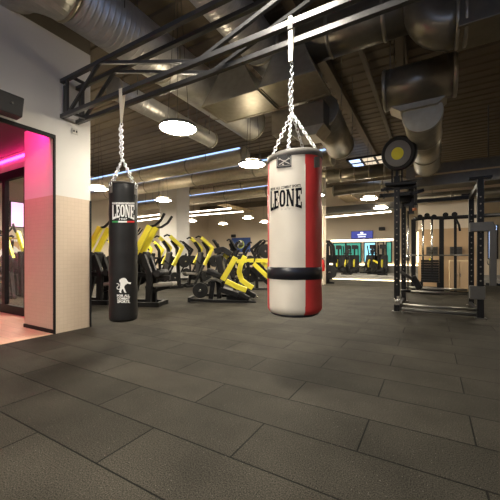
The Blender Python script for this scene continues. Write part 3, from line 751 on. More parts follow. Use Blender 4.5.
# skylight grid
q = on_z(371, 163, 4.9)
sk = thing('skylight', 'small skylight grid with bluish panes in the dark ceiling left of ball target', 'skylight', q)
f = MB()
for i in range(4): f.bar(q + Vector((-0.75 + i * 0.5, -0.9, 0)), q + Vector((-0.75 + i * 0.5, 0.9, 0)), 0.08, 0.06)
for j in range(4): f.bar(q + Vector((-0.75, -0.9 + j * 0.6, 0)), q + Vector((0.75, -0.9 + j * 0.6, 0)), 0.08, 0.06)
f.build('frame', BLKF, sk)
for i in range(3):
    for j in range(3):
        MB().span(q + Vector((-0.71 + i * 0.5, -0.86 + j * 0.6, 0.0)), q + Vector((-0.29 + i * 0.5, -0.34 + j * 0.6, 0.02))).build('pane', DAY if i == 0 else DAYW, sk)

# ================================================================== LAMPS
LZ = 3.23
def make_lamp(label, loc):
    t = thing('ceiling_lamp', label, 'lamp', loc, 0, 'round ceiling lamps')
    x, y, z = loc
    MB().lathe([(0.001, 0.075), (0.24, 0.07), (0.30, 0.05), (0.312, 0.0), (0.300, 0.0), (0.295, 0.03), (0.001, 0.03)], loc, 36).build('housing', GREYF, t)
    MB().lathe([(0.001, -0.03), (0.15, -0.024), (0.25, -0.008), (0.295, 0.012), (0.295, 0.02), (0.001, 0.02)], loc, 36).build('diffuser', LAMP, t)
    MB().lathe([(0.001, 0.078), (0.2, 0.078), (0.22, 0.084), (0.2, 0.09), (0.001, 0.09)], loc, 28).build('added_uplight', LAMPU, t)  # added glow on the lamp top, unseen from below, brightens the ceiling
    for k in range(3):
        an = 2 * PI * k / 3 + 0.3
        MB().path([(x + 0.2 * math.cos(an), y + 0.2 * math.sin(an), z + 0.07), (x + 0.05 * math.cos(an), y + 0.05 * math.sin(an), CEIL - 0.09)], 0.004, 5).build('cable', BLACK, t)
    return t
def lamp_at(px, py): return on_z(px, py, LZ)
lamps = [
 ('largest round lamp, hanging between the black bag and the red bag', lamp_at(178, 129)),
 ('round lamp touching the left edge of the red bag', lamp_at(252, 165)),
 ('round lamp half hidden behind the top of the black bag', (-9.06, 6.05, LZ)),
 ('round lamp just above the white column', (-8.75, 8.5, LZ)),
 ('round lamp seen through the glass doors', (-9.1, 3.9, LZ)),
 ('small far lamp above the blue poster', lamp_at(248, 218)),
 ('leftmost small far lamp, left of the blue poster', lamp_at(223, 224)),
 ('small far lamp nearest the left edge of the red bag', lamp_at(265, 222)),
 ('round lamp left of the power rack, higher of the two above the TV', lamp_at(369, 199)),
 ('round lamp left of the power rack, lower of the two above the TV', lamp_at(380.5, 208)),
]
L0 = None
for lb, p in lamps:
    if L0 is None: L0 = make_lamp(lb, Vector(p))
    else: dup(L0, Vector(p), 0, lb)
hid = 'round ceiling lamp out of frame, added to light the bags and the right side'
nl = dup(L0, Vector((-1.15, 1.9, 3.6)), 0, 'brightest round lamp, assumed just above the frame, hung high over the truss')  # lamp out of view, assumed from the black bag's shadow
for ch in nl.children:
    if ch.name.startswith('diffuser'):
        ch.data = ch.data.copy(); ch.data.materials[0] = LAMPN
for p in ((-1.4, -2.4, LZ), (-2.0, -0.8, LZ), (2.3, 9.3, LZ)):  # unseen lamps added for light on the bag fronts and right side
    dup(L0, Vector(p), 0, hid)
dup(L0, lamp_at(191.5, 221), 0, 'small far lamp beside the right edge of the white column')
for p in ((-3.55, 8.6), (-3.5, 10.5), (-4.6, 12.0), (-6.2, 13.6), (-7.5, 16.0), (-12.0, 9.0), (-13.5, 7.6), (-11.2, 6.75), (-9.1, 5.0)):  # first pair continues the visible row; the others are added to brighten the hall
    dup(L0, Vector((p[0], p[1], LZ)), 0, 'round ceiling lamp out of sight behind the bags or the white wall, mostly added as fill')
# no added uplight over the truss: darker ceiling
for o in list(bpy.data.objects):
    if o.name.startswith('added_uplight') and o.parent and (o.parent.location.y < 3 or o.parent.location.x > 0): bpy.data.objects.remove(o)
# linear tubes
def tube_light(label, a, b, hang=True):
    a = Vector(a); b = Vector(b)
    t = thing('tube_light', label, 'light', (a + b) / 2, 0, 'linear tube lights')
    MB().bar(a, b, 0.05, 0.04).build('tube', TUBE, t)
    MB().bar(a + Vector((0, 0, 0.035)), b + Vector((0, 0, 0.035)), 0.06, 0.025).build('fitting', GREYF, t)
    if hang:
        for f in (0.1, 0.9):
            p = a + (b - a) * f
            MB().bar(p + Vector((0, 0, 0.04)), Vector((p.x, p.y, CEIL - 0.02)), 0.008).build('cable', BLACK, t)
tube_light('upper long tube light behind the black bag', on_y(134, 217.5, 12), on_y(171, 213.0, 12))
tube_light('lower long tube light behind the black bag', on_y(134, 221.5, 12.6), on_y(164, 217.8, 12.6))
tube_light('upper tube light right of the white column', on_y(190, 212.3, 12.8), on_y(231, 208.3, 12.8))
tube_light('lower tube light right of the white column', on_y(188, 216, 13.5), on_y(243, 211.6, 13.5))
tube_light('long light line along the top of the back wall', on_y(326, 217.2, 15.1), on_y(391, 211.7, 15.1), False)
tube_light('warm light strip over the back windows', on_y(331, 240.6, BY - 0.03), on_y(393, 239.4, BY - 0.03), False)
tag(MB().span((-6.3, BY - 0.13, 0.62), (1.1, BY - 0.03, 0.66)).build('glow_strip', LEDW, loc=(-3.0, BY - 0.08, 0.62)), 'warm glowing strip on the grey plinth under the back windows', 'light strip')
tag(MB().span((-5.4, 15.37, 0.02), (-0.75, 15.398, 0.045)).build('glow_strip', LEDW, loc=(-3.2, 15.38, 0.02)), 'warm light line along the foot of the raised grey stage at the back', 'light strip')
tag(MB().bar(on_y(417.8, 232, TY - 0.3), on_y(417.8, 262, TY - 0.3), 0.05).build('glow_strip', LEDW, loc=on_y(417.8, 262, TY - 0.3)), 'upright light strip at the left edge of the tan partition', 'light strip')

# ================================================================== WALL GRAPHICS
q = on_y(241.2, 245, 20.6)
po = thing('wall_poster', 'square blue poster with pale ring emblem on the back left wall', 'poster', (q.x, 20.58, q.z))
W2 = (on_y(250.5, 245, 20.6).x - on_y(232, 245, 20.6).x) / 2; HH = 0.56
MB().span((q.x - W2, 20.56, q.z - HH), (q.x + W2, 20.59, q.z + HH)).build('sheet', POSTB, po)
MB().disc((q.x - 0.02, 20.55, q.z + 0.05), (0, 1, 0), 0.33, 0.012, 32, hole=0.25).build('ring_emblem', POSTY, po)
MB().disc((q.x - 0.02, 20.552, q.z + 0.05), (0, 1, 0), 0.25, 0.012, 32).build('emblem_centre', mat('emblem_blue', (0.30, 0.42, 0.62), 0.5), po)
g = MB()
for i in range(4): g.box((q.x - 0.17 + i * 0.1, 20.545, q.z + 0.06), (0.07, 0.006, 0.1))
g.build('emblem_mark', INKW, po)
p = on_y(233.5, 236, 20.5)
tag(MB().box(p + Vector((0, -0.0, 0)), (0.36, 0.22, 0.24)).build('wall_speaker', SPKR, loc=p, bevel=0.04), 'small black wall speaker above the blue poster', 'speaker')
a = on_y(351, 239, BY - 0.08); b = on_y(373, 230.4, BY - 0.08)
tv = thing('wall_screen', 'wide dark blue screen with white mark on the back wall', 'screen', ((a.x + b.x) / 2, BY, a.z))
MB().span((a.x, BY - 0.08, a.z), (b.x, BY - 0.002, b.z)).build('casing', SPKR, tv, bevel=0.01)
MB().span((a.x + .02, BY - 0.088, a.z + .02), (b.x - .02, BY - 0.079, b.z - .02)).build('display', SCRB, tv)
cx, cz = (a.x + b.x) / 2, (a.z + b.z) / 2
g = MB().box((cx, BY - 0.092, cz + 0.12), (0.16, 0.005, 0.09)).box((cx, BY - 0.092, cz + 0.01), (0.5, 0.005, 0.06)).box((cx, BY - 0.092, cz - 0.12), (0.44, 0.005, 0.035))
g.build('white_mark', SCRW, tv)
p = on_y(382, 228.8, BY - 0.14)
tag(MB().box(p, (0.34, 0.24, 0.2)).build('wall_speaker', SPKR, loc=p, bevel=0.04), 'small black wall speaker right of the blue screen', 'speaker')
# fire extinguisher on the column
p = on_z(322.8, 270.5, 0.75)
p = Vector((-3.93, 12.02, 0.72))
p = on_y(322.6, 271, 11.98)
fe = thing('fire_extinguisher', 'red fire extinguisher fixed low on the column right of the red bag', 'fire extinguisher', p)
MB().lathe([(0.001, 0), (0.07, 0), (0.08, 0.02), (0.08, 0.36), (0.05, 0.43), (0.025, 0.45), (0.001, 0.45)], p, 20).build('cylinder', EXT, fe)
MB().box(p + Vector((0, 0, 0.48)), (0.05, 0.05, 0.06)).bar(p + Vector((0, 0, .5)), p + Vector((0.1, 0, 0.54)), 0.02).build('valve', BLACK, fe)
MB().path([p + Vector((0, -.03, .47)), p + Vector((0.09, -.06, .40)), p + Vector((0.1, -.05, .15))], 0.012, 6).build('hose', BLACK, fe)
# partition fittings
for i, (px, lb) in enumerate(((432, 'dark vent grille low on tan partition, left one'), (456, 'dark vent grille low on tan partition, right one'))):
    p = on_y(px, 251, TY - 0.02)
    v = thing('vent_grille', lb, 'vent', p)
    MB().box(p, (0.34, 0.03, 0.28)).build('frame', GREYF, v)
    g = MB()
    for k in range(5): g.box(p + Vector((0, -0.02, -0.1 + 0.05 * k)), (0.28, 0.02, 0.012))
    g.build('slat', BLACK, v)
p = on_y(459, 268, 11.6); p.z = 0
cb = thing('storage_cabinet', 'low tan storage cabinet against the tan partition', 'cabinet', p)
MB().span(p + Vector((-0.25, -0.1, 0.05)), p + Vector((0.25, 0.4, 1.0))).build('body', TANB, cb, bevel=0.01)
for s in (-1, 1):
    d_ = MB().span(p + Vector((s * 0.125 - 0.115, -0.118, 0.1)), p + Vector((s * 0.125 + 0.115, -0.1, 0.95))).build('door', TAN, cb)
    MB().box(p + Vector((s * 0.03, -0.125, 0.55)), (0.015, 0.015, 0.1)).build('handle', CHROME, d_)
MB().span(p + Vector((-0.24, -0.06, 0)), p + Vector((0.24, 0.38, 0.05))).build('plinth', BLKF, cb)

# ================================================================== POWER RACK
ry0, ry1, rx0, rx1 = 6.93, 8.66, -0.61, 0.75
pr = thing('power_rack', 'tall black power rack with perforated posts and chrome bars on the right', 'power rack', ((rx0 + rx1) / 2, (ry0 + ry1) / 2, 0))
holes = MB()
for (x, y, h) in ((rx0, ry0, 2.72), (rx1, ry0, 2.50), (rx0 + 0.0, ry1, 2.55), (rx1 + 0.02, ry1, 2.55)):
    MB().span((x - 0.05, y - 0.05, 0), (x + 0.05, y + 0.05, h)).build('upright', BLACK, pr, bevel=0.004)
    z = 0.55
    while z < h - 0.25:
        MB().disc((x, y - 0.051, z), (0, 1, 0), 0.014, 0.004, 10).build('post_hole', HOLE, pr); z += 0.125
    MB().span((x - 0.09, y - 0.09, 0), (x + 0.09, y + 0.09, 0.012)).build('foot_plate', GREYF, pr)
for y in (ry0, ry1):
    for z, r in ((0.145, 0.026), (0.055, 0.032)):
        if y == ry1: z += 0.2
        MB().tube((rx0 + 0.05, y, z), (rx1 - 0.05, y, z), r, 12).build('base_tube', GREYF if z < 0.1 else STEEL, pr)
MB().span((rx0, ry1 - 0.03, 2.42), (rx1, ry1 + 0.03, 2.5)).build('top_beam', BLACK, pr)
for x in (rx0, rx1):
    MB().span((x - 0.03, ry0, 2.40), (x + 0.03, ry1, 2.48)).build('top_rail', BLACK, pr)
    MB().span((x - 0.03, ry0, 0.03), (x + 0.03, ry1, 0.09)).build('floor_rail', BLACK, pr)
for y in (ry0, ry1): MB().span((rx1 - 0.17, y - 0.06, 2.50), (rx1 + 0.17, y + 0.06, 2.54)).build('top_plate', BLACK, pr)
# grips cluster at the head of the left post
g = MB()
for dx, dz in ((-0.28, 0.0), (-0.2, 0.12), (0.25, 0.0), (0.33, 0.1)):
    g.tube((rx0 + dx, ry0 - 0.16, 2.36 + dz), (rx0 + dx, ry0 + 0.25, 2.36 + dz), 0.022, 8)
g.bar((rx0 - 0.33, ry0, 2.36), (rx0 + 0.36, ry0, 2.36), 0.06, 0.07).bar((rx0 - 0.3, ry0, 2.48), (rx0 + 0.34, ry0, 2.48), 0.05, 0.05)
g.bar((rx0, ry0 + 0.05, 2.3), (rx0 + 0.32, ry0 + 0.4, 2.3), 0.08, 0.16)
g.build('pull_up_grip', BLACK, pr)
MB().tube(on_y(380, 185, ry0), on_y(422, 178.5, ry0 + 0.2), 0.018, 8).build('pull_up_bar', GREYF, pr)
g = MB()
g.bar(on_y(411.5, 184, ry0 + 0.3), on_y(411.5, 214, ry0 + 0.3), 0.09, 0.1).bar(on_y(404, 196, ry0 + 0.3), on_y(424, 190, ry0 + 0.3), 0.05, 0.06).bar(on_y(404, 205, ry0 + 0.3), on_y(417, 204, ry0 + 0.3), 0.07, 0.06)
g.build('accessory_hanger', BLACK, pr)
MB().tube(on_y(412.5, 209.5, ry0 + 0.2), on_y(416.5, 209, ry0 + 0.2), 0.03, 10).build('orange_collar', ORANGE, pr)
MB().bar(on_y(386, 186, ry0 - 0.03), on_y(417, 184, ry0 - 0.03), 0.34, 0.06).build('head_plate', BLACK, pr, bevel=0.01)
# wall ball target on the left post
tq = on_y(399, 153.5, ry0 - 0.05)
ax_ = Vector((-0.28, -0.93, -0.22)).normalized()
bt = MB().bar((rx0, ry0, 2.6), (rx0, ry0 + 0.02, tq.z - 0.2), 0.07, 0.05).bar((rx0 - 0.09, ry0, 2.6), (rx0 - 0.09, ry0 + 0.02, tq.z - 0.25), 0.03, 0.03).bar((rx0 + 0.09, ry0, 2.6), (rx0 + 0.09, ry0 + 0.02, tq.z - 0.25), 0.03, 0.03).build('target_post', BLACK, pr)
tg = MB().disc(tq, ax_, 0.335, 0.14, 40).build('ball_target', BLACK, pr)
tg['label'] = 'round ball target with grey face and yellow bullseye'
MB().disc(tq + ax_ * 0.073, ax_, 0.25, 0.012, 36).build('target_face', DISCG, tg)
MB().disc(tq + ax_ * 0.082, ax_, 0.118, 0.008, 32).build('bullseye', DISCY, tg)
# chrome guide rod and sleeve
p0 = on_y(408, 223, 7.3); p1 = on_y(408, 292, 7.3)
MB().tube((p0.x, 7.3, p1.z), (p0.x, 7.3, p0.z + 0.25), 0.016, 10).build('guide_rod', CHROME, pr)
MB().tube((p0.x, 7.3, 1.02), (p0.x, 7.3, 1.16), 0.035, 12).build('guide_sleeve', CHROME, pr)
MB().tube((rx0 + 0.05, 7.3, p1.z + 0.02), (p0.x + 0.05, 7.3, p1.z + 0.02), 0.03, 10).build('guide_bracket', BLACK, pr)
# dip arm
a = on_y(401.5, 272, ry0 + 0.0); b = on_y(413.5, 280, ry0 + 0.25)
MB().path([a, b], 0.032, 12).build('dip_handle', GREYF, pr)
MB().bar(b + Vector((-.02, 0, 0.08)), b + Vector((0.12, 0.0, -0.18)), 0.12, 0.12).build('dip_bracket', BLACK, pr, bevel=0.02)
# silver J bracket low on left post
p = on_y(397, 302, ry0 - 0.06)
MB().box(p, (0.11, 0.06, 0.12)).disc(p + Vector((0, -0.04, 0.02)), (0, 1, 0), 0.03, 0.04, 10).box(p + Vector((0.02, 0, 0.09)), (0.05, 0.05, 0.06)).build('locking_bracket', CHROME, pr, bevel=0.008)
# sleeve at the foot of the right posts
a = on_y(473, 286, ry0 - 0.06); b = on_y(487, 300, ry0 - 0.06)
MB().span((rx1 - 0.16, ry0 - 0.065, b.z), (rx1 + 0.07, ry0 + 0.07, a.z)).build('base_sleeve', GREYF, pr, bevel=0.01)
# jammer arm on the right post
a = on_y(469.5, 232, ry0 - 0.1); b = on_y(496.5, 221.5, ry0 - 0.1)
ja = MB().prism([(a.x, ry0 - 0.14, a.z), (b.x - 0.02, ry0 - 0.14, a.z + 0.0), (b.x, ry0 - 0.14, a.z + 0.06), (b.x - 0.05, ry0 - 0.14, b.z), (a.x, ry0 - 0.14, b.z)], (0, 0.07, 0)).build('jammer_carriage', GREYF, pr, bevel=0.012)
p0 = on_y(493.3, 230, ry0 - 0.1); p1 = on_y(492.7, 286, ry0 - 0.1)
MB().bar(p0, p1, 0.10, 0.08, up=(0, 1, 0)).build('jammer_arm', GREYF, pr, bevel=0.008)
MB().tube(p1 + Vector((-0.10, 0, 0.03)), p1 + Vector((0.22, 0, 0.03)), 0.025, 10).build('jammer_handle', BLACK, pr)
p = on_y(489, 262, ry0 - 0.13); MB().path([p + Vector((0.02 * math.cos(t), 0, 0.05 * math.sin(t))) for t in [2*PI*i/14 for i in range(14)]], 0.008, 6, closed=True).build('carabiner', CHROME, pr)

# ================================================================== CABLE STATION behind the rack
cy = 10.8
q0 = on_y(413.5, 250, cy).x; q1 = on_y(441.5, 250, cy).x; q2 = on_y(455.3, 250, cy).x
ZC = on_y(441, 218, cy).z
cs = thing('cable_station', 'black cable pulley station with weight stack behind the power rack', 'cable machine', ((q0 + q1) / 2, cy, 0))
for x in (q0, q1): MB().span((x - 0.06, cy - 0.06, 0), (x + 0.06, cy + 0.06, ZC)).build('post', BLACK, cs)
MB().span((q2 - 0.035, cy - 0.03, 0), (q2 + 0.035, cy + 0.03, ZC)).build('thin_post', BLACK, cs)
MB().path([(q0, cy, ZC), ((q0 + q1) / 2, cy, ZC + 0.03), (q1, cy, ZC), (q1 + 0.8, cy, ZC), (5.5, cy, ZC + 0.02)], 0.055, 10).build('head_bar', BLACK, cs)
for px in (423, 432):
    x = on_y(px, 250, cy).x
    MB().tube((x, cy, 0.6), (x, cy, ZC), 0.028, 10).build('guide_rod', CHROME, cs)
for px, py in ((420, 217), (427, 215.5), (434, 217), (445.5, 215), (454.5, 214.5)):
    MB().disc(on_y(px, py, cy - 0.02), (0, 1, 0), 0.075, 0.09, 14).build('pulley', BLACK, cs)
x0 = on_y(420, 250, cy).x; x1 = on_y(440, 250, cy).x
st = MB(); zz0 = 0.1
for i in range(9): st.span((x0 + 0.03, cy - 0.16, 0.35 + i * 0.075), (x1 - 0.03, cy + 0.12, 0.415 + i * 0.075))
st.build('weight_stack', IRON, cs)
MB().span((x0, cy - 0.2, 0.0), (x1, cy + 0.2, 0.2)).span((x0, cy - 0.2, 0.2), (x0 + 0.08, cy + 0.2, 0.36)).span((x1 - 0.08, cy - 0.2, 0.2), (x1, cy + 0.2, 0.36)).build('stack_base', BLACK, cs)
MB().disc(((x0 + x1) / 2, cy - 0.17, 1.03), (0, 1, 0), 0.03, 0.03, 12).build('selector_knob', YEL, cs)
MB().path([on_y(456, 219, cy - 0.05), on_y(459, 225, cy - 0.05), on_y(460, 231, cy - 0.06)], 0.03, 8).build('hanging_grip', BLACK, cs)
MB().tube(on_y(405, 255.3, 9.6), on_y(474, 255.2, 9.6), 0.016, 8).build('pull_bar', GREYF, cs)
# small kettlebells on the floor behind the rack
kp = None
def kettle(label, loc):
    t = thing('kettlebell', label, 'kettlebell', loc, 0, 'kettlebells behind the rack')
    x, y, z = loc
    MB().lathe([(0.001, 0), (0.07, 0), (0.1, 0.04), (0.115, 0.11), (0.1, 0.18), (0.05, 0.225), (0.001, 0.23)], loc, 18).build('bell', IRON, t)
    MB().path([(x - 0.05, y, z + 0.2), (x - 0.07, y, z + 0.27), (x - 0.03, y, z + 0.32), (x + 0.03, y, z + 0.32), (x + 0.07, y, z + 0.27), (x + 0.05, y, z + 0.2)], 0.017, 8).build('handle', IRON, t)
    return t
for i, (px, lb) in enumerate(((447.5, 'left kettlebell on floor behind the rack'), (457, 'middle kettlebell on floor behind the rack'), (463, 'right kettlebell on floor behind the rack'))):
    l = on_z(px, 287.5 - 0.3 * i)
    if kp is None: kp = kettle(lb, l)
    else: dup(kp, l, 0.4 * i, lb)

# ================================================================== TRAINING MACHINES
def lbar(root, name, m, pts, w, h=None, bev=0.006):
    mm = MB()
    for a, b in zip(pts, pts[1:]): mm.bar(a, b, w, h, up=(0, 1, 0))
    for p in pts[1:-1]: mm.disc(p, (0, 1, 0), (w) * 0.5, (h or w) * 1.0, 14)
    return mm.build(name, m, root, bevel=bev)
def plate(root, name, c, r=0.22, th=0.06, axis=(0, 1, 0)):
    o = MB().disc(c, axis, r, th, 28).disc(c, axis, r * 0.8, th * 0.7, 28).build(name, IRON, root)
    n = Vector(axis) * (th / 2 + 0.006)
    MB().disc(Vector(c) + n, axis, 0.03, 0.012, 12).disc(Vector(c) - n, axis, 0.03, 0.012, 12).build('hub', CHROME, o)
    return o

# --- chevron press: built at the origin, profile in x-z, facing -x
def make_press(label, ARM=None):
    ARM = ARM or YEL
    t = thing('press_machine', label, 'gym machine', (0, 0, 0), 0, 'black and yellow strength machines')
    for s in (-1, 1):
        lbar(t, 'base_rail', BLACK, [(-0.62, s * 0.32, 0.05), (0.5, s * 0.32, 0.05)], 0.08)
        lbar(t, 'upright', BLACK, [(0.35, s * 0.32, 0.05), (0.25, s * 0.34, 1.40), (0.05, s * 0.34, 1.68)], 0.10)
        lbar(t, 'lever_arm', ARM, [(-0.06, s * 0.42, 1.82), (0.40, s * 0.44, 1.44), (0.06, s * 0.44, 0.80)], 0.115, 0.08)
        lbar(t, 'hand_grip', BLACK, [(-0.04, s * 0.42, 1.82), (-0.16, s * 0.40, 1.86), (-0.26, s * 0.36, 1.80)], 0.05)
        lbar(t, 'plate_horn', CHROME, [(0.40, s * 0.46, 0.95), (0.42, s * 0.66, 0.95)], 0.05)
        plate(t, 'loaded_plate', (0.42, s * 0.56, 0.95), 0.22, 0.06)  # weight plate loaded on the horn
    for s in (-1, 1):
        lbar(t, 'side_stay', BLACK, [(-0.3, s * 0.32, 0.06), (0.1, s * 0.33, 0.8), (0.27, s * 0.33, 1.1)], 0.07)
        lbar(t, 'inner_grip', BLACK, [(0.06, s * 0.40, 0.82), (-0.1, s * 0.34, 0.86), (-0.2, s * 0.3, 0.98)], 0.05)
        plate(t, 'stored_plate', (0.12, s * 0.42, 0.38), 0.19, 0.05)
    lbar(t, 'cross_beam', BLACK, [(0.28, -0.34, 1.05), (0.28, 0.34, 1.05)], 0.09)
    lbar(t, 'floor_beam', BLACK, [(-0.55, -0.32, 0.05), (-0.55, 0.32, 0.05)], 0.08)
    MB().bar((-0.55, 0, 0.50), (-0.05, 0, 0.46), 0.34, 0.09).build('seat', GPAD, t, bevel=0.03)
    lbar(t, 'seat_post', BLACK, [(-0.35, 0, 0.06), (-0.3, 0, 0.45)], 0.08)
    lbar(t, 'seat_beam', BLACK, [(-0.35, 0, 0.3), (0.3, 0, 0.36)], 0.08)
    MB().bar((0.0, 0, 0.5), (0.14, 0, 1.28), 0.36, 0.10, up=(1, 0, 0)).build('backrest', PAD, t, bevel=0.035)
    MB().box((-0.56, 0, 0.12), (0.2, 0.4, 0.06), Matrix.Rotation(-0.4, 3, 'Y')).build('foot_plate', BLACK, t, bevel=0.01)
    return t
# --- pulldown: long slanted yellow arms with a curved black bar
def make_pull(label):
    t = thing('pulldown_machine', label, 'gym machine', (0, 0, 0), 0, 'black and yellow strength machines')
    for s in (-1, 1):
        lbar(t, 'lever_arm', YEL, [(-0.32, s * 0.17, 1.05), (0.10, s * 0.17, 1.80)], 0.125, 0.07)['label'] = 'straight slanted yellow lever arm'
        lbar(t, 'curved_grip', BLACK, [(0.10, s * 0.17, 1.78), (0.22, s * 0.19, 1.80), (0.36, s * 0.22, 1.90), (0.46, s * 0.24, 2.06)], 0.045)
        lbar(t, 'base_rail', BLACK, [(-0.55, s * 0.25, 0.05), (0.35, s * 0.25, 0.05)], 0.10)
        lbar(t, 'front_post', BLACK, [(0.05, s * 0.14, 0.05), (0.08, s * 0.14, 0.72), (-0.08, s * 0.15, 1.15)], 0.12, 0.1)
        plate(t, 'loaded_plate', (-0.42, s * 0.32, 0.95), 0.21, 0.05)  # weight plate loaded beside the lever
    for s in (-1, 1):
        lbar(t, 'rear_stay', BLACK, [(-0.5, s * 0.25, 0.05), (-0.30, s * 0.2, 0.7), (-0.34, s * 0.17, 1.08)], 0.08)
        lbar(t, 'side_plate', BLACK, [(-0.36, s * 0.1, 1.12), (-0.05, s * 0.1, 1.02)], 0.22, 0.03)
        lbar(t, 'plate_horn', CHROME, [(-0.42, s * 0.3, 0.62), (-0.42, s * 0.5, 0.62)], 0.05)
        plate(t, 'stored_plate', (-0.42, s * 0.4, 0.62), 0.2, 0.05)
        lbar(t, 'thigh_bar', BLACK, [(0.08, s * 0.14, 0.72), (0.30, s * 0.14, 0.76)], 0.07)
    lbar(t, 'rear_post', BLACK, [(-0.45, 0, 0.05), (-0.38, 0, 1.25)], 0.12)
    lbar(t, 'cross_beam', BLACK, [(-0.45, 0, 0.72), (0.5, 0, 0.62)], 0.10)
    lbar(t, 'floor_beam', BLACK, [(0.3, -0.3, 0.05), (0.3, 0.3, 0.05)], 0.09)
    MB().bar((0.15, 0, 0.46), (0.62, 0, 0.50), 0.32, 0.09).build('seat', GPAD, t, bevel=0.03)
    MB().tube((0.30, -0.28, 0.74), (0.30, 0.28, 0.74), 0.075, 14).build('knee_roller', PAD, t)
    MB().bar((-0.12, 0, 0.78), (-0.05, 0, 1.22), 0.28, 0.10, up=(1, 0, 0)).build('chest_pad', PAD, t, bevel=0.03)
    lbar(t, 'seat_brace', BLACK, [(0.06, 0, 0.3), (0.5, 0, 0.44)], 0.07)
    return t
CA = YAW   # facing straight across the view
def spot(px, py, ang): l = on_z(px, py); l.z = 0; return l, ang
C1 = make_pull('yellow-armed pulldown machine standing just right of the black bag')
l, a = spot(149, 305, YAW - 0.1); C1.location = l; C1.rotation_euler = (0, 0, a)
dup(C1, spot(101, 303, 0)[0], YAW - 0.15, 'yellow-armed pulldown machine between the white wall and the black bag')
dup(C1, spot(127, 290, 0)[0], YAW + 0.2, 'pulldown machine hidden behind the black bag, yellow arm at its right edge')
dup(C1, spot(13, 297, 0)[0], YAW + 2.7, 'pulldown machine with yellow frame seen through the glass doors, right one')
dup(C1, spot(-8, 292, 0)[0], YAW + 0.4, 'pulldown machine seen through the glass doors, left one')
B1 = make_press('press machine with crossing yellow arms in front of the white column')
l, a = spot(166, 288, YAW + 0.72); B1.location = l; B1.rotation_euler = (0, 0, a)
dup(B1, spot(197.5, 286, 0)[0], YAW + 0.63, 'press machine with two yellow chevron arms right of the white column')
D1 = make_press('all-black press machine behind the yellow leg press, under the poster', BLACK)
D1.location = spot(223, 282, 0)[0]; D1.rotation_euler = (0, 0, YAW + 1.1)
dup(D1, spot(183, 279.5, 0)[0], YAW + 0.3, 'all-black press machine between the two yellow chevron machines, farther back')
dup(D1, spot(243, 279, 0)[0], YAW + 2.4, 'all-black press machine below the right edge of the poster')
dup(B1, spot(150, 281, 0)[0], YAW - 0.3, 'far press machine left of the white column')
dup(B1, spot(112, 281, 0)[0], YAW + 0.2, 'far press machine left of the black bag')
dup(D1, spot(262, 281, 0)[0], YAW + 2.9, 'far dark machine beside the left edge of the red bag')
dup(B1, spot(24, 287, 0)[0], YAW + 2.4, 'press machine seen through the glass doors')

# --- the yellow leg press (M1) laid out on its own upright plane
mo = on_z(222, 302.5); mo.z = 0
ang = YAW - 0.02
U = Vector((math.cos(ang), math.sin(ang), 0)); Nn = Vector((-math.sin(ang), math.cos(ang), 0))
def pp(px, py, off=0.0):
    d = ray(px, py); t = (mo - O).dot(Nn) / d.dot(Nn)
    return O + d * t + Nn * off
lp = thing('leg_press', 'yellow and black plate-loaded leg press left of the red bag', 'gym machine', mo, 0, 'black and yellow strength machines')
def pbar(name, m, pts, w, h, off, root=None, bev=0.006):
    root = root or lp
    mm = MB(); P = [pp(x, y, off) for x, y in pts]
    for a, b in zip(P, P[1:]): mm.bar(a, b, w, h, up=Nn)
    for p in P[1:-1]: mm.disc(p, Nn, w * 0.5, h, 14)
    return mm.build(name, m, root, bevel=bev)
pbar('base_rail', BLACK, [(188, 299.5), (222, 301.2), (256, 302.5)], 0.07, 0.09, 0.0)
pbar('base_rail', BLACK, [(196, 297.5), (226, 298.5), (258, 299)], 0.07, 0.09, 0.55)
pbar('cross_foot', BLACK, [(188, 299.5), (191, 299.6)], 0.11, 0.5, 0.2)
pbar('upright', BLACK, [(210, 300), (212.5, 282)], 0.11, 0.1, 0.12); pbar('upright', BLACK, [(218, 300), (217, 280)], 0.12, 0.1, 0.3)
pbar('curved_fender', GREYF, [(206, 282), (210, 279.6), (216, 279.4), (221, 282)], 0.05, 0.3, 0.15)
pbar('seat', PAD, [(206, 271), (221, 277)], 0.14, 0.42, 0.25, bev=0.03)
pbar('backrest', PAD, [(217, 255), (222, 278)], 0.16, 0.44, 0.3, bev=0.035)
pbar('head_cushion', PAD, [(213, 251), (222, 249), (230, 254)], 0.13, 0.36, 0.35, bev=0.03)
for off, A, Lk in ((0.0, [(235.6, 257), (229.5, 268), (222.5, 280)], [(226, 281), (236, 286), (246.5, 290)]), (0.42, [(244.5, 256), (239.5, 266), (238.2, 273), (241, 282)], [(240.5, 281), (247, 286), (252.5, 289.5)])):
    pbar('lever_arm', YEL, A, 0.125, 0.09, off)['label'] = 'tall yellow lever arm'
    lk = pbar('link_arm', YEL, Lk, 0.125, 0.09, off - 0.03); lk['label'] = 'low slanting yellow link arm'
    x, y = A[0]
    pbar('hand_grip', BLACK, [(x, y), (x + 2.6, y - 5.5), (x + 4, y - 7)], 0.05, 0.05, off)
    x, y = Lk[-1]
    pbar('buffer', BLACK, [(x - 8, y + 3), (x + 3, y + 9)], 0.12, 0.12, off - 0.02, bev=0.03)
    pbar('buffer_cap', CHROME, [(x + 2.4, y + 8.8), (x + 4.4, y + 9.8)], 0.08, 0.08, off - 0.02)
pbar('motor_frame', BLACK, [(220, 290), (240, 296)], 0.12, 0.45, 0.25); pbar('motor_frame', BLACK, [(226, 299), (246, 299)], 0.14, 0.4, 0.3)
pbar('strut', BLACK, [(218, 296), (224, 281)], 0.08, 0.1, 0.1); pbar('strut', BLACK, [(231, 300), (237, 280)], 0.08, 0.1, 0.4)
pbar('yellow_gusset', YEL, [(221.5, 254), (226, 258)], 0.1, 0.08, 0.5)
wp = thing('weight_plate', 'black round weight plate hung low on the left of the leg press', 'weight plate', pp(201, 290, -0.08))
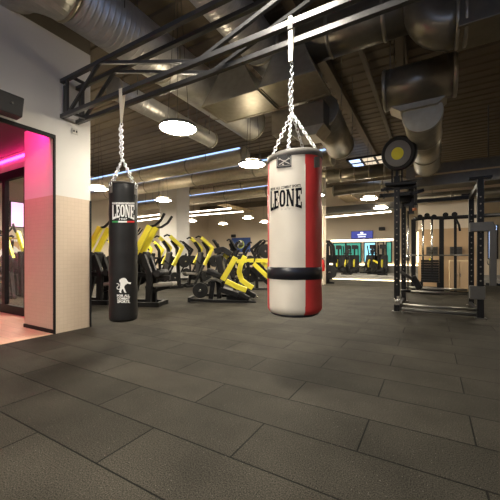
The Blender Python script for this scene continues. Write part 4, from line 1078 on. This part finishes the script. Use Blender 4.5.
plate(wp, 'disc', pp(201, 290, -0.08), 0.185, 0.07, tuple(Nn)); MB().tube(pp(201, 290, -0.2), pp(201, 290, 0.1), 0.025, 10).build('sleeve', CHROME, wp)
pbar('plate_horn', BLACK, [(201, 290), (201.5, 298)], 0.06, 0.06, 0.06)
# --- machine behind it, right: horizontal yellow beam with two slanting links
mo2 = on_z(254, 290); mo2.z = 0
mo_keep = mo; mo = mo2
rm = thing('row_machine', 'yellow-beamed row machine tucked behind the left edge of the red bag', 'gym machine', mo2, 0, 'black and yellow strength machines')
pbar('top_beam', YEL, [(236, 261.5), (254, 260.5), (272, 261)], 0.13, 0.09, 0.3, rm)
for off, P in ((0.0, [(253.5, 263.5), (262, 271.5), (270, 279)]), (0.4, [(262, 262), (272, 271)])):
    pbar('link_arm', YEL, P, 0.14, 0.09, off, rm)
    pbar('lower_link_bar', BLACK, [(x - 2, y + 4.5) for x, y in P], 0.11, 0.09, off + 0.05, rm)  # black bar running just below each yellow link
    pbar('base_rail', BLACK, [(238, 289.5), (274, 290.5)], 0.08, 0.09, off, rm)
    pbar('upright', BLACK, [(248, 289.5), (248, 262)], 0.1, 0.1, off + 0.1, rm); pbar('upright', BLACK, [(257, 289.5), (256, 264)], 0.1, 0.1, off + 0.15, rm)
    pbar('hand_grip', BLACK, [(254, 262), (256, 254), (259, 252)], 0.045, 0.045, off, rm)
plate(rm, 'loaded_plate', pp(250, 275, 0.2), 0.26, 0.08, tuple(Nn)); plate(rm, 'loaded_plate', pp(266, 251, 0.5), 0.25, 0.07, tuple(Nn))  # weight plates loaded on the row machine
pbar('seat', PAD, [(240, 278), (247, 279)], 0.1, 0.36, 0.3, rm, 0.03); pbar('seat_post', BLACK, [(243.5, 279), (243.5, 289.5)], 0.09, 0.09, 0.3, rm)
mo = mo_keep
# --- dark plate-loaded machine by the column, right of the red bag
mo2 = on_z(329, 283.5); mo2.z = 0; mo = mo2
vm = thing('plate_loaded_machine', 'black plate-loaded machine with curved top beside the column right of the red bag', 'gym machine', mo2)
for off in (0.0, 0.35):
    pbar('curved_arm', BLACK, [(321, 247), (325, 241.5), (329, 241.5), (333, 246), (333.5, 256)], 0.10, 0.09, off, vm)
    pbar('side_grip', BLACK, [(321, 250), (326, 245)], 0.07, 0.07, off, vm)
    pbar('post', BLACK, [(328, 283), (327.5, 244)], 0.11, 0.1, off, vm)
    pbar('base_rail', BLACK, [(319, 282.6), (334, 283.2)], 0.09, 0.1, off, vm)
pbar('frame_plate', BLACK, [(328, 259), (339, 259)], 0.34, 0.12, 0.3, vm)
pl_ = thing('weight_plate', 'large black weight plate on the machine beside the column', 'weight plate', pp(328.5, 272, -0.12))
plate(pl_, 'disc', pp(328.5, 272, -0.12), 0.30, 0.08, tuple(Nn + U * 0.25)); MB().tube(pp(328.5, 272, -0.25), pp(328.5, 272, 0.05), 0.025, 10).build('sleeve', CHROME, pl_)
mo = mo_keep
# --- exercise bikes
def make_bike(label):
    t = thing('exercise_bike', label, 'exercise bike', (0, 0, 0), 0, 'exercise bikes at the back')
    for s in (-1, 1): lbar(t, 'foot', BLACK, [(s * 0.5, -0.26, 0.04), (s * 0.5, 0.26, 0.04)], 0.07)
    lbar(t, 'main_beam', BLACK, [(-0.5, 0, 0.05), (0.5, 0, 0.05)], 0.08)
    MB().disc((0.3, 0, 0.36), (0, 1, 0), 0.26, 0.07, 28, hole=0.2).disc((0.3, 0, 0.36), (0, 1, 0), 0.2, 0.03, 24).build('flywheel', IRON, t)
    MB().disc((-0.02, 0.05, 0.36), (0, 1, 0), 0.14, 0.06, 20).build('crank_cover', BLACK, t)
    lbar(t, 'seat_tube', BLACK, [(-0.02, 0, 0.3), (-0.26, 0, 0.95)], 0.07)
    lbar(t, 'head_tube', BLACK, [(0.28, 0, 0.3), (0.42, 0, 1.05)], 0.07)
    lbar(t, 'cross_tube', YEL, [(-0.14, 0, 0.6), (0.35, 0, 0.72)], 0.08)
    MB().lathe([(0.001, -0.04), (0.1, -0.03), (0.12, 0.02), (0.001, 0.05)], (-0.27, 0, 1.0), 16).build('saddle', PAD, t)
    lbar(t, 'handlebar', BLACK, [(0.42, -0.22, 1.08), (0.42, 0.22, 1.08)], 0.045)
    MB().box((0.48, 0, 1.2), (0.04, 0.22, 0.18)).build('console', SPKR, t, bevel=0.01)
    return t
bk = make_bike('exercise bike on the grey stage at the back, nearest the column')
bl = on_z(347, 274.3, 0.2); bk.location = bl; bk.rotation_euler = (0, 0, YAW + 1.2)
dup(bk, on_z(377, 274.6, 0.2), YAW + 1.7, 'exercise bike on the grey stage under the blue-lit window')
# yellow framed bikes on the raised ledge behind the plinth
def make_trainer(label):
    t = thing('cross_trainer', label, 'exercise machine', (0, 0, 0), 0, 'cross trainers before the back windows')
    lbar(t, 'base_beam', BLACK, [(-0.5, 0, 0.04), (0.5, 0, 0.04)], 0.09)
    for s in (-1, 1):
        lbar(t, 'foot', BLACK, [(s * 0.5, -0.22, 0.04), (s * 0.5, 0.22, 0.04)], 0.07)
        lbar(t, 'pedal_arm', BLACK, [(-0.45, s * 0.14, 0.22 + 0.06 * s), (0.2, s * 0.14, 0.40 + 0.06 * s)], 0.06)
        lbar(t, 'swing_arm', BLACK, [(0.22, s * 0.2, 0.42), (0.36, s * 0.2, 1.1), (0.2, s * 0.2, 1.55)], 0.05)
    MB().disc((0.25, 0, 0.48), (0, 1, 0), 0.31, 0.10, 24, hole=0.26).build('wheel_ring', YEL, t)
    MB().disc((0.25, 0, 0.48), (0, 1, 0), 0.25, 0.07, 24).build('flywheel', IRON, t)
    lbar(t, 'mast', BLACK, [(0.3, 0, 0.2), (0.42, 0, 1.4)], 0.09)
    MB().prism([(-0.1, -0.27, 0.06), (0.52, -0.27, 0.06), (0.5, -0.27, 0.95), (0.2, -0.27, 1.02)], (0, 0.54, 0)).build('drive_housing', BLACK, t, bevel=0.03)
    MB().box((0.40, 0, 1.48), (0.06, 0.32, 0.24)).build('console', SPKR, t, bevel=0.01)
    return t
first = None
for i, (px, lb, rz) in enumerate(((337, 'cross trainer before the teal window nearest the column', 1.6), (345.5, 'cross trainer before the teal windows, second from the column', 1.5), (354, 'cross trainer before the right end of the teal windows', 1.7), (368.5, 'cross trainer before the blue-lit window', 1.2), (382, 'cross trainer right of the blue-lit window', 1.6))):
    l = (on_y(px, 250, BY - 1.1).x, BY - 1.1, 0.2)
    if first is None:
        first = make_trainer(lb); first.location = l; first.rotation_euler = (0, 0, rz)
    else: dup(first, l, rz, lb)

# ================================================================== SEEN THROUGH THE GLASS
XW = -15.99
a = on_x(9.5, 227, XW); b = on_x(25.5, 203, XW)
sc = thing('projection_screen', 'glowing pink and lilac screen seen through the glass doors', 'screen', (XW, (a.y + b.y) / 2, a.z))
MB().span((XW + 0.0, a.y, a.z), (XW + 0.06, b.y + 0.6, b.z)).build('casing', SPKR, sc); MB().span((XW + 0.05, a.y + .04, a.z + .04), (XW + 0.075, b.y + .56, b.z - .04)).build('display', SCRP, sc)
a = on_x(-6, 262, XW); b = on_x(18.5, 238, XW)
wp_ = thing('wood_sign_panel', 'wooden panel with white arch seen through the glass doors', 'sign', (XW, (a.y + b.y) / 2, 0))
MB().span((XW - 0.01, a.y, 0.0), (XW + 0.08, b.y, b.z)).build('board', WOODP, wp_)
c_ = on_x(9, 257, XW)
MB().prism([(XW + 0.08, c_.y + 0.42 * math.cos(PI * k / 14), c_.z + 0.52 * math.sin(PI * k / 14)) for k in range(15)], (0.02, 0, 0)).build('arch', INKW, wp_)
g = MB()
for k in range(5):
    q = on_x(7.5 + k * 2.0, 240.5, XW); g.box((XW + 0.09, q.y, q.z), (0.02, 0.06, 0.10))
g.build('white_mark', INKW, wp_)
# ================================================================== CAMERA, WORLD, VIEW
cam = bpy.data.cameras.new('camera'); co = bpy.data.objects.new('camera', cam); COL.objects.link(co)
co.location = (0, 0, EYE); co.rotation_euler = (PI / 2, 0, YAW)
cam.sensor_width = 36; cam.lens = FL / 500 * 36; cam.shift_y = 7 / 500; cam.clip_end = 100
SC.camera = co
w = bpy.data.worlds.new('world'); SC.world = w; w.use_nodes = True
w.node_tree.nodes['Background'].inputs[0].default_value = (0.5, 0.5, 0.55, 1); w.node_tree.nodes['Background'].inputs[1].default_value = 0.0
SC.view_settings.view_transform = 'Standard'; SC.view_settings.look = 'None'; SC.view_settings.gamma = 1; SC.view_settings.use_curve_mapping = False
SC.view_settings.exposure = 1.0
